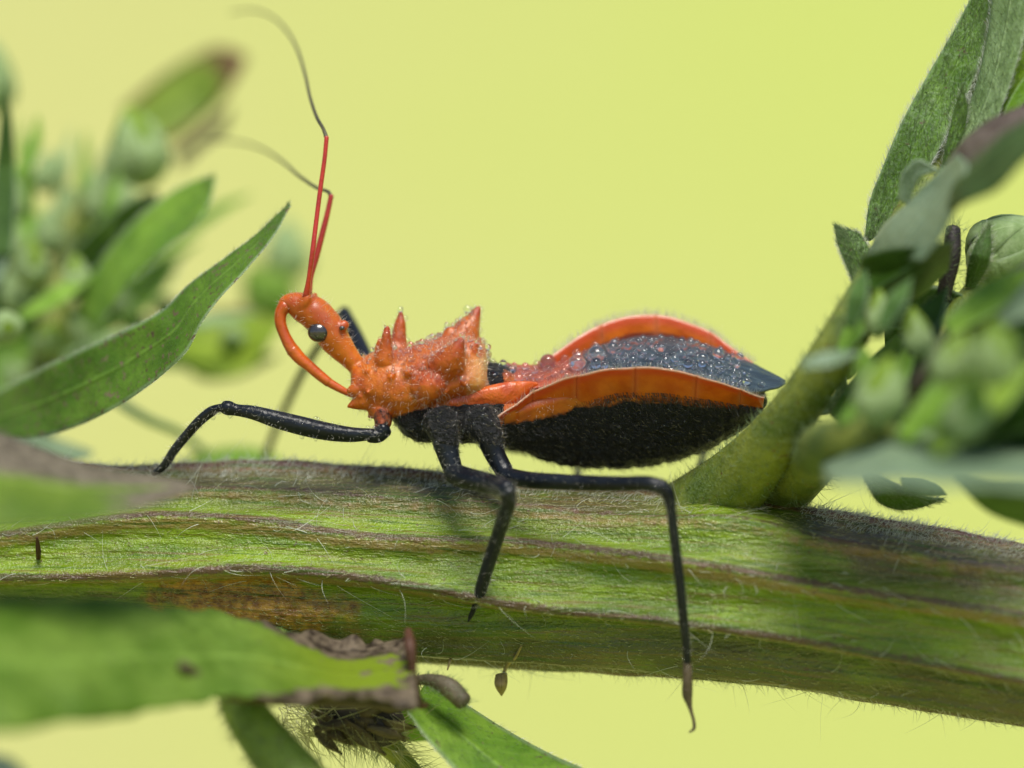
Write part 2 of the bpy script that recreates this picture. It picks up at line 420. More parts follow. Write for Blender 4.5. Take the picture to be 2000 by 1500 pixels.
# ------------------------------------------------------------------ ground: a meadow that climbs a bank behind the plant
def build_ground():
    ys = np.r_[np.linspace(-1500, 0, 12), np.linspace(20, 1200, 90), np.linspace(1300, 9000, 20)]
    xs = np.linspace(-4000, 4000, 120)
    X, Y = np.meshgrid(xs, ys)
    Z = -70 + 0.62*np.maximum(0, np.sqrt((Y-60)**2 + 30**2) + (Y-60))/2*np.where(Y < 900, 1, 1)
    top = 0.62*840
    Z = np.where(Y > 900, -70 + top + (Y-900)*.05, Z)
    pts = np.stack([X, Y, Z], -1).reshape(-1, 3)
    pts[:, 2] += 6*vnoise(pts, .02, 3) + 2*vnoise(pts, .07, 5)
    R, S = X.shape
    i = np.arange(R-1)[:, None]*S; j = np.arange(S-1)[None]
    f = np.stack([i+j, i+j+1, i+S+j+1, i+S+j], -1).reshape(-1, 4)
    m, nt = new_mat('meadow_grass')
    n1 = noise(nt, .006, 3); n2 = noise(nt, .12, 4); n3 = noise(nt, 1.5, 3)
    tc = nd(nt, 'ShaderNodeTexCoord').outputs['Object']
    x = nd(nt, 'ShaderNodeSeparateXYZ', {0: tc}).outputs[0]
    # dry straw grass on one side of the field, fresh yellow-green grass on the other
    f1 = sstep(nt, mth(nt, 'ADD', x, mth(nt, 'MULTIPLY', mth(nt, 'SUBTRACT', n1, .5), 160)), -90, 70)
    col = mixc(nt, f1, (.42, .40, .16), (.375, .435, .095))
    col = mixc(nt, mth(nt, 'MULTIPLY', n2, .25), col, (.345, .375, .066))
    col = mixc(nt, mth(nt, 'MULTIPLY', n3, .2), col, (.44, .44, .155))
    pb = nd(nt, 'ShaderNodeBsdfPrincipled', {'Base Color': col, 'Roughness': .8, 'Specular IOR Level': .15, 'Normal': bump(nt, n3, .4, .5)})
    finish(nt, pb.outputs[0])
    mesh_obj('ground', pts, f, m, kind='structure')
build_ground()

# ------------------------------------------------------------------ leaves and buds
def leaf_geo(A, B, ys, tilt=0.0, fold=0.10, n=44, m=12, thick=.012, wav=.006, seed=1, jag=0.0):
    """A, B: the two long edges in pixel units, base to tip; ys: depth at even steps along; tilt: depth of edge A minus edge B, halved;
    fold: how far the midrib sinks away from the camera (part of the width)."""
    if tilt > 0: tilt *= 1.9                                 # blades turn their upper face to the light
    a = spl(A, n); b = spl(B, n)
    u = np.linspace(0, 1, n); v = np.linspace(1, -1, m)
    yy = np.interp(u, np.linspace(0, 1, len(ys)), ys)
    W = np.linalg.norm(a - b, axis=1) / PX
    pts = np.empty((n, m, 3))
    for k, vv in enumerate(v):
        q = a*(1+vv)/2 + b*(1-vv)/2
        y = yy + tilt*vv*np.minimum(1, W/.15) + fold*W*(1-abs(vv)**1.6)
        y = deep(y); s = (D + y)/D
        pts[:, k] = np.stack([(q[:, 0]-1000)/PX*s, y, (750-q[:, 1])/PX*s], 1)
    flat = pts.reshape(-1, 3)
    flat[:, 1] += wav*vnoise(flat, 9, seed) + wav*.5*vnoise(flat, 24, seed+1)
    if jag:
        ed = np.zeros((n, m)); ed[:, 0] = 1; ed[:, -1] = 1; ed = ed.ravel()
        flat[:, 2] += jag*ed*(np.repeat(u, m)**3*1.5+.12)*(vnoise(flat, 17, seed+2) + .5*vnoise(flat, 55, seed+3))
    pts = flat.reshape(n, m, 3)
    du = np.gradient(pts, axis=0); dv = np.gradient(pts, axis=1)
    N = unit(np.cross(du, dv))
    N = np.where(N[..., 1:2] > 0, -N, N)                     # towards the camera
    Uv = np.repeat(u, m); Vv = np.tile(v, n)
    prof = (1 - np.abs(v)**4)*.8 + .2
    top = pts + N*(thick/2)*prof[None, :, None]; bot = pts - N*(thick/2)*prof[None, :, None]
    vs = np.vstack([top.reshape(-1, 3), bot.reshape(-1, 3)])
    i = np.arange(n-1)[:, None]*m; j = np.arange(m-1)[None]
    f1 = np.stack([i+j, i+j+1, i+m+j+1, i+m+j], -1).reshape(-1, 4)
    f2 = f1[:, ::-1] + n*m
    loop = list(range(m)) + [k*m+m-1 for k in range(1, n)] + [(n-1)*m+k for k in range(m-2, -1, -1)] + [k*m for k in range(n-2, 0, -1)]
    loop = np.array(loop); nx = np.roll(loop, -1)
    f3 = np.stack([nx, loop, loop+n*m, nx+n*m], -1)
    return vs, np.vstack([f1, f2, f3]), np.r_[Uv, Uv], np.r_[Vv, Vv], pts, N

def leaf(parent, A, B, ys, mat, hairs=0, hlen=.03, name='leaf', label=None, rib=False, hmat=None, hr=.0011, **kw):
    v, f, U, V, pts, N = leaf_geo(A, B, ys, **kw)
    o = mesh_obj(name, v, f, mat, parent, {'u': U, 'v': V}, label=label)
    if rib:
        n = pts.shape[0]; mid = pts[:, pts.shape[1]//2-1:pts.shape[1]//2+1].mean(1)
        W = np.linalg.norm(pts[:, 0]-pts[:, -1], axis=1)
        rr = np.clip(W*.035, .002, .02)
        rv, rf = tube(mid[:-2] - N[:-2, 5]*.004, rr[:-2], 8)
        mesh_obj('midrib', rv, rf, mat, o, {'u': np.zeros(len(rv)), 'v': np.zeros(len(rv))})
    if hairs:
        flat, nn = pts.reshape(-1, 3), N.reshape(-1, 3)
        n, m = pts.shape[:2]
        ii = rng.uniform(0, n-1.01, hairs); jj = rng.uniform(0, m-1.01, hairs)
        k = hairs//3                                        # a third of them fringe the edges
        jj[:k] = np.where(rng.random(k) < .5, 0, m-1.02)
        i0 = ii.astype(int); j0 = jj.astype(int); fi = (ii-i0)[:, None]; fj = (jj-j0)[:, None]
        def at(G): return (G[i0, j0]*(1-fi)*(1-fj) + G[i0+1, j0]*fi*(1-fj) + G[i0, j0+1]*(1-fi)*fj + G[i0+1, j0+1]*fi*fj)
        p, q = at(pts), unit(at(N))
        along = unit(np.gradient(pts, axis=0)); al = unit(at(along))
        out = unit(pts[:, :1] - pts[:, -1:]).repeat(m, 1); ou = at(out)
        sgn = np.where(jj < m/2, 1, -1)[:, None]
        w = np.zeros((hairs, 1)); w[:k] = 1
        d = unit(q*(1-.7*w) + ou*sgn*w*1.1 + al*.6 + .45*rdir(hairs))
        hv, hf = hair_geo(p[k:] + q[k:]*.004, d[k:], al[k:]*.5 + .35*rdir(hairs-k), rng.uniform(.5, 1.3, hairs-k)*hlen, hr)
        mesh_obj('hairs', hv, hf, hmat or M_HAIRG, o, kind='stuff')
        hv, hf = hair_geo(p[:k], d[:k], al[:k]*.5 + .35*rdir(k), rng.uniform(.4, .9, k)*hlen, hr*.8)
        mesh_obj('edge_fringe', hv, hf, M_HAIR, o, kind='stuff')
    return o

def bud_meshes(seed):
    r = np.random.default_rng(seed)
    t = np.linspace(0, 1, 14); prof = np.sin(np.pi*np.clip(t*.92+.06, 0, 1))**.75*(1 - .25*t)
    th = np.linspace(0, 2*np.pi, 20, endpoint=False)
    ring = np.stack([np.cos(th)[None]*prof[:, None]*.62, np.sin(th)[None]*prof[:, None]*.62, np.broadcast_to((t*2-1)[:, None], (14, 20))], -1)
    core = close_rings(ring, np.array((0, 0, -1.02)), np.array((0, 0, 1.04)))
    bt = np.linspace(0.02, .9, 10); bp = np.interp(bt, t, prof)
    av = np.linspace(-1, 1, 7)
    w = .62*np.sin(np.pi*np.clip(bt/.9*.8+.2, 0, 1))**.7
    w[-1] = .03
    out = np.stack([np.cos(av[None]*w[:, None])*(bp[:, None]*.655+.02*(1-av[None]**2)), np.sin(av[None]*w[:, None])*(bp[:, None]*.655+.02), np.broadcast_to((bt*2-1)[:, None]*1.02, (10, 7))], -1)
    inn = out*np.array((.95, .95, 1))
    i = np.arange(9)[:, None]*7; j = np.arange(6)[None]
    f1 = np.stack([i+j, i+j+1, i+7+j+1, i+7+j], -1).reshape(-1, 4)
    loop = np.array(list(range(7)) + [k*7+6 for k in range(1, 10)] + [63+k for k in range(5, -1, -1)] + [k*7 for k in range(8, 0, -1)])
    nx = np.roll(loop, -1)
    br = np.vstack([out.reshape(-1, 3), inn.reshape(-1, 3)]), np.vstack([f1, f1[:, ::-1]+70, np.stack([nx, loop, loop+70, nx+70], -1)])
    return core, br, np.repeat(bt, 7), np.tile(av, 10)
_core, _br, _bu, _bv = bud_meshes(1)
_cache = {}
def bud(parent, px, py, y, rad, length, ang, core_mat=None, bract_mat=None, lean=0.0, nb=7, label=None):
    """An unopened flower head: rad and length in pixels, ang degrees in the picture plane from straight up (clockwise)."""
    core_mat = core_mat or L_BUDLEAF; bract_mat = bract_mat or L_PALEEDGE
    key = (core_mat.name, bract_mat.name)
    if key not in _cache:
        t = mesh_obj('bud', _core[0], _core[1], core_mat, None, {'u': (_core[0][:, 2]+1)/2, 'v': np.ones(len(_core[0]))*.5})
        b = mesh_obj('bract', _br[0], _br[1], bract_mat, None, {'u': np.r_[_bu, _bu], 'v': np.r_[_bv, _bv]})
        _cache[key] = (t.data, b.data)
        bpy.data.objects.remove(t); bpy.data.objects.remove(b)
    mc, mb = _cache[key]
    o = bpy.data.objects.new('bud', mc); sc.collection.objects.link(o)
    o.parent = parent; o.matrix_parent_inverse = parent.matrix_world.inverted()
    o.location = P(px, py, y)
    o.rotation_euler = (math.radians(lean), math.radians(ang), random.Random(int(px+py)).uniform(0, 6))
    o.scale = (rad/PX/.62, rad/PX/.62, length/PX/2)
    if label: o['label'] = label
    for k in range(nb):
        b = bpy.data.objects.new('bract', mb); sc.collection.objects.link(b)
        b.parent = o
        s = 1.0 + .035*(k % 2)
        b.rotation_euler = (0, 0, k*2*math.pi/nb*1.02)
        b.scale = (s, s, .98 - .22*(k % 2)); b.location = (0, 0, -.02 - .2*(k % 2))
    return o
def stalk(parent, pts, rad, mat, name='stalk', hairs=0, n=None, hlen=.04, hr=.0012):
    w = np.array([P(*p) for p in pts])
    v, f = tube(w, np.array(rad)/PX, 14, n or max(8, 6*len(pts)))
    o = mesh_obj(name, v, f, mat, parent, {'u': np.linspace(0, .6, len(v)), 'v': np.ones(len(v))*.5})
    if hairs:
        me = o.data; nn = np.empty(len(me.vertices)*3, np.float32); me.vertices.foreach_get('normal', nn); nn = nn.reshape(-1, 3)
        k = rng.integers(0, len(v), hairs); jit = rng.normal(size=(hairs, 3))*.012
        d = unit(nn[k] + .6*rdir(hairs))
        ax = unit(w[-1]-w[0])
        p = v[k] + jit - nn[k]*np.sum(jit*nn[k], 1, keepdims=True)
        hv, hf = hair_geo(p, d, .5*ax[None] + .4*rdir(hairs), rng.uniform(.5, 1.3, hairs)*hlen, hr)
        mesh_obj('hairs', hv, hf, M_HAIRG, o, kind='stuff')
    return o

# ------------------------------------------------------------------ the thick hairy stem
plant = thing('flowering_plant', 'hairy green stem with purple ridges and a leafy budding side shoot', 'plant', P(1000, 1120, .1))
SXK = np.array([-900, -300, 0, 200, 400, 700, 1000, 1300, 1600, 2000, 2400, 3000], float)
SCK = np.array([1090, 1075, 1080, 1082, 1085, 1100, 1120, 1137, 1175, 1242, 1320, 1450], float)
SRK = np.array([165, 165, 170, 175, 182, 186, 182, 180, 176, 168, 165, 160], float)
SYK = np.array([.45, .32, .28, .25, .22, .17, .10, .0, -.10, -.25, -.40, -.62], float)
RXK = np.array([-900, 0, 300, 500, 750, 1000, 1300, 1600, 2000, 3000], float)
R1K = np.array([14, 14, 28, 26, 20, 23, 17, 13, 16, 16], float)      # ridge angles in degrees, up from the camera side
R2K = np.array([-12, -12, -9, -3, -5, -14, -20, -22, -25, -25], float)
def ridges(px):
    r1 = hermite(RXK, R1K, px); r2 = hermite(RXK, R2K, px)
    return [r1, r2, r1*0+44+.2*r1, r1*0+88, r1*0-58+.3*r2, r1*0-92, r1*0+130, r1*0+170, r1*0+215]
AMP = [.034, .062, .026, .030, .034, .03, .03, .03, .03]
def stem_point(px, th):
    """px along, th angle (radians; 0 faces the camera, 90 deg up)."""
    px = np.asarray(px, float); th = np.asarray(th, float)
    c = hermite(SXK, SCK, px); R = hermite(SXK, SRK, px)/PX*.96; y = hermite(SXK, SYK, px)
    rr = R.copy(); deg = np.degrees(th)
    rid = np.zeros_like(rr); tan = np.zeros_like(rr)
    for k, (a, am) in enumerate(zip(ridges(px), AMP)):
        d = (deg - a + 180) % 360 - 180
        rr += am*np.exp(-(d/6.5)**2) - am*(.95 if k == 1 else .6)*np.exp(-((d+14)/10.0)**2)
        w = [1, 1, .75, 1, .5, .9, .6, .6, .6][k]
        rid = np.maximum(rid, w*np.exp(-((d-1.0)/(3.6 if k != 3 else 10))**2)); tan = np.maximum(tan, w*np.exp(-((d+4.5)/4.2)**2))
    pp = np.stack([px/200, deg/30, px*0], 1)
    rr += .006*vnoise(pp, 2.0, 11) + .004*vnoise(pp, 6, 12)
    qq = np.stack([px/420, deg/6.5, px*0], 1); rr += .008*vnoise(qq, 1.6, 14) + .004*vnoise(qq, 3.4, 15)
    rr += .03*np.exp(-((px-520)/230)**2 - ((deg+28)/16)**2)                           # gall-like swelling over the brown patch
    rr += .045*np.exp(-((px-1440)/110)**2 - ((deg-55)/26)**2)                          # swollen node under the side shoot
    s = (D + y)/D
    pts = np.stack([(px-1000)/PX*s, y - rr*np.cos(th), (750-c)/PX*s + rr*np.sin(th)], 1)
    pat = np.exp(-(((px-505)/210)**2)**1.5 - (((deg+30 + (px-505)*.022)/24)**2)**1.5)
    oli_shade = np.clip((deg-30)/22, 0, 1)*np.clip((140-deg)/20, 0, .92) + np.clip((-26-deg)/20, 0, 1)*.8 + np.clip((px-1350)/400, 0, .8)*np.clip((deg-10)/20, 0, 1)  # brown pigment on top; shade painted along the underside and upper right end
    oli_shade = oli_shade*(1 - .95*np.exp(-((px-1440)/150)**2)*(deg > -20))
    return pts, rid, tan, pat, np.clip(oli_shade, 0, 1)
def build_stem():
    n, S = 520, 150
    px = np.linspace(-900, 3000, n)
    th = np.linspace(0, 2*np.pi, S, endpoint=False)
    TH = np.tile(th, n); deg = (np.degrees(TH) + 180) % 360 - 180
    pts, rid, tan, pat, oli_shade = stem_point(np.repeat(px, S), np.radians(deg))
    i = np.arange(n-1)[:, None]*S; j = np.arange(S)[None]; k = (j+1) % S
    f = np.stack([i+j, i+S+j, i+S+k, i+k], -1).reshape(-1, 4)
    o = mesh_obj('stem', pts, f, M_STEM, plant, {'ridge': rid, 'tan': tan, 'patch': pat, 'olive_shade': oli_shade, 'ang': deg/10},
                 label='thick ridged stem with purple ridges, pale hairs and a brown scar')
    def surf(px, deg):
        th = np.radians(deg)
        p = stem_point(px, th)[0]; a = stem_point(px+2, th)[0]-p; b = stem_point(px, th+.01)[0]-p
        return p, unit(np.cross(b, a)) * np.where(np.sum(np.cross(b, a)*np.stack([px*0, -np.cos(th), np.sin(th)], 1), 1) < 0, -1, 1)[:, None], unit(a)
    # short curved hairs
    N = 12000
    x = rng.uniform(-250, 2250, N); dg = rng.uniform(-115, 120, N)
    p, nn, ax = surf(x, dg)
    sgn = np.where(rng.random(N) < .9, 1, -1)[:, None]
    d = unit(nn*rng.uniform(.12, .5, (N, 1)) + ax*sgn*.9 + .45*rdir(N))
    v1, f1 = hair_geo(p + nn*.001, d, -.35*nn + .35*rdir(N), rng.uniform(.012, .036, N), rng.uniform(.0008, .0016, N), 5)
    mesh_obj('short_hairs', v1, f1, M_HAIRC, o, kind='stuff')
    # long wispy hairs, mostly along ridges
    N = 650
    x = rng.uniform(-250, 2250, N)
    rd = np.stack(ridges(x), 1)[np.arange(N), rng.choice([0, 1, 2, 3, 3, 4, 5, 5], N)] + rng.normal(size=N)*6
    p, nn, ax = surf(x, rd)
    d = unit(nn*rng.uniform(.1, .9, (N, 1)) + ax*np.where(rng.random(N) < .7, 1, -1)[:, None]*rng.uniform(.3, 1.2, (N, 1)) + .5*rdir(N))
    v2, f2 = hair_geo(p, d, -.3*nn + .8*rdir(N), rng.uniform(.05, .16, N), rng.uniform(.0009, .0016, N), 8)
    mesh_obj('long_hairs', v2, f2, M_HAIR, o, kind='stuff')
    # rim down on top and bottom edges
    N = 9500
    x = rng.uniform(-250, 2250, N); dg = np.where(rng.random(N) < .7, rng.normal(size=N)*10+88, rng.normal(size=N)*9-92)
    x = np.where((x > 1330) & (x < 1560) & (dg > 0), x+260, x)
    p, nn, ax = surf(x, dg)
    d = unit(nn + ax*.5 + .7*rdir(N))
    v3, f3 = hair_geo(p, d, .5*rdir(N) - .2*nn, rng.uniform(.015, .045, N), rng.uniform(.0009, .0015, N), 4)
    mesh_obj('edge_down', v3, f3, M_HAIR, o, kind='stuff')
    return o
stem = build_stem()

# side shoot leaving the stem on the other side of the insect's tail
stalk(plant, [(1130, 1120, .12), (1260, 1070, .09), (1360, 1010, .02), (1440, 940, -.13), (1510, 858, -.33), (1575, 770, -.47), (1650, 655, -.54), (1715, 545, -.46), (1790, 410, -.22), (1850, 290, -.05), (1905, 160, 0), (1975, -40, .05)],
      [60, 84, 84, 68, 52, 44, 42, 40, 38, 36, 34, 30], M_BRANCH, 'branch', hairs=4200, n=60, hlen=.028)
stalk(plant, [(1330, 1130, .15), (1430, 1045, .12), (1515, 965, .02), (1585, 903, -.30), (1640, 868, -.85), (1720, 850, -1.0)], [60, 74, 62, 50, 42, 34], M_BRANCH, 'petiole', hairs=900, n=30)
# --- leaves of the side shoot
leaf(plant, [(1688, 470), (1697, 400), (1722, 330), (1760, 240), (1810, 150), (1865, 55), (1915, -40), (1990, -190)],
     [(1700, 470), (1740, 440), (1800, 350), (1850, 260), (1900, 160), (1935, 50), (1965, -50), (2000, -190)],
     [-.12, -.14, -.1, -.05], L_FUZZ, hairs=3600, hlen=.028, label='long upright fuzzy leaf standing clear against the meadow', fold=.14, tilt=.02, rib=True, wav=.01)
leaf(plant, [(1795, 400), (1850, 300), (1905, 170), (1930, 60), (1945, -60), (1990, -220)],
     [(1830, 420), (1900, 330), (1960, 200), (1995, 90), (2020, -40), (2030, -220)],
     [-.24, -.26, -.22], L_PALE, hairs=2600, hlen=.028, label='pale green leaf edged with white down', fold=-.16, tilt=.05)
leaf(plant, [(1905, 330), (1940, 230), (1975, 130), (2020, 30), (2060, -60)], [(1960, 340), (2010, 250), (2060, 150), (2110, 60), (2120, -60)],
     [-.3, -.32, -.3], L_BUDLEAF, hairs=900, fold=-.1, tilt=.03)
leaf(plant, [(1945, 260), (1975, 190), (2010, 140), (2060, 100)], [(1955, 280), (1990, 215), (2025, 170), (2070, 120)], [-.36, -.38], L_MID, fold=.2)
leaf(plant, [(1840, 320), (1855, 250), (1872, 190), (1878, 178)], [(1862, 330), (1884, 255), (1888, 200), (1880, 178)], [-.2, -.24], L_FUZZ, hairs=600, hlen=.025, fold=-.2)
leaf(plant, [(1672, 560), (1650, 510), (1636, 470), (1634, 446)], [(1720, 545), (1700, 490), (1680, 458), (1636, 445)], [-.30, -.26, -.2], L_FUZZ, hairs=1500, hlen=.02, fold=-.12,
     label='small pointed downy leaf tip jutting from the shoot')
leaf(plant, [(1755, 390), (1762, 340), (1790, 312), (1830, 330)], [(1775, 400), (1785, 370), (1800, 345), (1832, 335)], [-.5, -.55], L_GREY, fold=.1)
leaf(plant, [(1690, 505), (1722, 445), (1775, 395), (1830, 340), (1870, 300)], [(1800, 510), (1835, 470), (1858, 430), (1880, 380), (1890, 320)],
     [-.62, -.72, -.8], L_GREY, tilt=.10, fold=-.1, label='grey-green leaf catching the light, out of focus')
leaf(plant, [(1825, 420), (1850, 315), (1915, 245), (1990, 208), (2090, 185)], [(1835, 430), (1885, 398), (1945, 372), (2005, 312), (2090, 265)],
     [-.75, -.9, -1.0], L_BRUP, tilt=.12, fold=-.25, label='curled leaf with a brown withered upper edge, out of focus')
leaf(plant, [(1680, 500), (1740, 482), (1800, 478), (1860, 470)], [(1682, 560), (1730, 588), (1790, 582), (1850, 530)], [-.62, -.66, -.6], L_DARK, tilt=-.12, fold=-.1)
leaf(plant, [(1725, 580), (1780, 560), (1840, 560), (1880, 575)], [(1730, 700), (1780, 720), (1840, 700), (1890, 650)], [-.2, -.25], L_DARK, tilt=-.05, fold=.1)
stalk(plant, [(1838, 610, -.25), (1848, 555, -.28), (1858, 500, -.28), (1862, 448, -.26)], [12, 15, 18, 14], M_BARKDK, 'dry_floret', hairs=250)
stalk(plant, [(1700, 900, -.4), (1790, 760, -.35), (1850, 640, -.3), (1930, 540, -.2), (1990, 490, -.1)], [26, 24, 22, 22, 24], M_BRANCH, 'stalk', hairs=300)
bud(plant, 1972, 485, -.20, 76, 170, 62, L_PALE, L_PALE, nb=9, label='plump pale green bud with white ribs')
leaf(plant, [(1885, 560), (1892, 510), (1912, 465), (1932, 440)], [(1905, 560), (1925, 530), (1936, 490), (1934, 442)], [-.28, -.34, -.3], L_DARK, hairs=300, fold=-.2)
bud(plant, 1716, 612, -.8, 26, 90, 20)
bud(plant, 1722, 765, -1.1, 46, 120, 15)
bud(plant, 1655, 700, -.30, 20, 80, -10, L_MID)
leaf(plant, [(1620, 810), (1650, 760), (1700, 700), (1750, 655)], [(1645, 830), (1690, 770), (1740, 720), (1762, 665)], [-.5, -.5], L_MID, fold=.1, tilt=.05)
leaf(plant, [(1590, 800), (1630, 770), (1640, 735), (1645, 715)], [(1600, 812), (1640, 800), (1655, 760), (1648, 716)], [-.3, -.34], L_GREY, hairs=200, fold=.15)
leaf(plant, [(1690, 850), (1760, 780), (1810, 700), (1845, 650), (1868, 640)], [(1760, 860), (1810, 800), (1850, 740), (1868, 690), (1872, 645)], [-.8, -.85, -.8], L_BRUP, fold=.12, tilt=-.06)
leaf(plant, [(1800, 700), (1860, 630), (1930, 560), (2010, 510), (2110, 480)], [(1860, 760), (1940, 720), (2010, 680), (2060, 620), (2120, 540)], [-.75, -.85, -.9], L_MID, tilt=.1, fold=.05)
leaf(plant, [(1790, 860), (1850, 760), (1930, 690), (2020, 620), (2120, 580)], [(1850, 900), (1930, 870), (2010, 830), (2070, 760), (2120, 690)], [-.9, -1.0, -1.0], L_MID, tilt=.06, fold=.18)
leaf(plant, [(1830, 690), (1880, 640), (1935, 620), (1960, 640)], [(1835, 700), (1880, 705), (1930, 690), (1962, 645)], [-.70, -.72], L_DARK, tilt=-.1, fold=.1)
leaf(plant, [(1870, 860), (1950, 790), (2040, 740), (2120, 720)], [(1880, 900), (1960, 890), (2050, 870), (2120, 850)], [-1.05, -1.1], L_DARK, tilt=-.12, fold=.1)
leaf(plant, [(1940, 590), (1990, 520), (2060, 480), (2120, 470)], [(1960, 640), (2020, 610), (2070, 570), (2120, 530)], [-.95, -1.0], L_GREY, tilt=.14, fold=.05)
bud(plant, 1940, 690, -1.4, 44, 110, 30)
bud(plant, 1890, 800, -1.3, 40, 110, -20, L_MID)
leaf(plant, [(1600, 890), (1660, 838), (1730, 812), (1800, 825), (1870, 850), (1960, 862), (2080, 870), (2150, 880)],
     [(1615, 945), (1680, 948), (1760, 942), (1850, 952), (1930, 945), (2010, 950), (2090, 950), (2150, 920)],
     [-.95, -1.15, -1.3, -1.35], L_GREY, tilt=.22, fold=-.12, label='broad grey-green leaf across the shoot, strongly out of focus')
leaf(plant, [(1680, 915), (1740, 940), (1785, 962), (1810, 970), (1842, 972)], [(1690, 940), (1715, 980), (1755, 996), (1795, 992), (1842, 975)], [-.34, -.3, -.26], L_DARK, hairs=500, hlen=.02, tilt=-.06, fold=-.25,
     label='small dark green leaf curling below the shoot')
leaf(plant, [(1760, 935), (1810, 940), (1840, 955), (1848, 966)], [(1765, 960), (1790, 968), (1825, 970), (1848, 968)], [-.5, -.4], L_DARK, fold=-.1)
leaf(plant, [(1860, 930), (1930, 945), (2010, 950), (2120, 985)], [(1868, 945), (1930, 1000), (2010, 1030), (2120, 1060)], [-.85, -.95], L_DARK, tilt=-.10, fold=-.1)

# more leaves and buds crowding the shoot
for (x0_, z0_, x1_, z1_, w_, y_, m_) in ((1565, 712, 1680, 688, 14, -1.01, L_GREY), (1640, 690, 1700, 590, 20, -0.68, L_MID), (1660, 640, 1690, 520, 20, -0.81, L_DARK), (1690, 860, 1800, 640, 24, -0.74, L_MID), (1730, 830, 1850, 590, 24, -0.61, L_DARK),
        (1640, 830, 1760, 700, 18, -0.94, L_MID), (1770, 690, 1850, 560, 26, -0.68, L_DARK), (1760, 860, 1960, 640, 34, -1.15, L_MID), (1820, 880, 2030, 700, 36, -1.28, L_BUDLEAF), (1850, 640, 2020, 520, 30, -0.94, L_MID), (1880, 760, 2040, 560, 34, -1.08, L_MID), (1700, 560, 1840, 430, 24, -0.68, L_MID), (1720, 640, 1780, 540, 20, -0.94, L_DARK)):
    nx_, nz_ = -(z1_-z0_), x1_-x0_; q_ = math.hypot(nx_, nz_); nx_, nz_ = nx_/q_*w_, nz_/q_*w_; mx_, mz_ = (x0_+x1_)/2, (z0_+z1_)/2
    leaf(plant, [(x0_-nx_*.5, z0_-nz_*.5), (mx_-nx_, mz_-nz_), (x1_, z1_)], [(x0_+nx_*.5, z0_+nz_*.5), (mx_+nx_, mz_+nz_), (x1_+2, z1_+2)], [y_, y_, y_+.1], m_, fold=.2, tilt=.03, n=20, m=8)
for (bx_, bz_, by_, br_, bl_, ba_, bm_) in ((1790, 650, -0.87, 28, 90, 10, L_BUDLEAF), (1690, 720, -0.87, 24, 80, -15, L_MID), (1860, 700, -1.30, 34, 100, 25, L_BUDLEAF)):
    bud(plant, bx_, bz_, by_, br_, bl_, ba_, bm_, L_PALEEDGE if bm_ is L_BUDLEAF else L_MID)
# --- stub, dried flower head and leaf below the stem
stalk(plant, [(560, 1225, .02), (480, 1320, -.40), (470, 1375, -.58), (520, 1450, -.62), (590, 1530, -.64), (660, 1620, -.65)], [26, 30, 36, 44, 48, 50], L_STUB, 'shoot_stub', hairs=2600, n=40, hlen=.035)
stalk(plant, [(640, 1240, .0), (610, 1330, -.10), (660, 1400, -.15), (740, 1440, -.15), (800, 1500, -.12), (850, 1560, -.1)], [26, 34, 38, 26, 18, 16], M_BRANCH, 'dried_stalk', hairs=900, n=40, hlen=.08)
def tangle():
    core = stalk(plant, [(640, 1370, -.16), (690, 1395, -.2), (745, 1415, -.2), (775, 1405, -.18)], [30, 46, 44, 24], M_BARKDK, 'dried_flower_head')
    r = np.random.default_rng(5)
    for k in range(13):
        x = r.uniform(610, 760); z = r.uniform(1360, 1430); a = r.uniform(-.4, 1.3); L = r.uniform(50, 110); w = r.uniform(6, 15)
        dx, dz = math.cos(a)*L, math.sin(a)*L; nx, nz = -math.sin(a)*w, math.cos(a)*w
        leaf(core, [(x-nx*.6, z-nz*.6), (x+dx*.5-nx, z+dz*.5-nz), (x+dx, z+dz)], [(x+nx*.6, z+nz*.6), (x+dx*.5+nx, z+dz*.5+nz), (x+dx+2, z+dz+2)],
             [-.22-r.uniform(0, .1), -.3, -.24], L_DRY, name='dry_bract', n=12, m=5, fold=r.uniform(-.5, .5), tilt=r.uniform(-.03, .03), seed=k)
    N = 420
    p = np.stack([P(a, b, c) for a, b, c in zip(r.uniform(540, 790, N), r.uniform(1370, 1450, N), r.uniform(-.28, -.12, N))])
    p[:, 2] -= np.clip((p[:, 0]+.75), -1, 1)*.12
    d = unit(np.array((.8, -.3, -.5))[None] + .8*rdir(N))
    v, f = hair_geo(p, d, .6*rdir(N), r.uniform(.05, .2, N), r.uniform(.0012, .003, N), 7)
    mesh_obj('dry_fibres', v, f, M_HAIRC, core, kind='stuff')
tangle()
leaf(plant, [(830, 1335), (900, 1370), (980, 1420), (1070, 1470), (1180, 1520), (1330, 1620)], [(795, 1390), (830, 1440), (875, 1490), (930, 1550), (1020, 1640), (1200, 1750)],
     [-.22, -.34, -.5, -.6], L_HANG, hairs=1100, hlen=.02, tilt=.08, fold=-.10, n=60, label='bright green leaf hanging under the stem')
stalk(plant, [(800, 1330, -.28), (840, 1328, -.32), (880, 1345, -.36), (905, 1370, -.38)], [8, 12, 19, 17], M_DRYTIP, 'withered_tip', hairs=250, hlen=.02)
stalk(plant, [(790, 1300, -.1), (800, 1350, -.02), (790, 1420, .1), (840, 1440, .2)], [8, 20, 24, 8], L_MID, 'calyx')

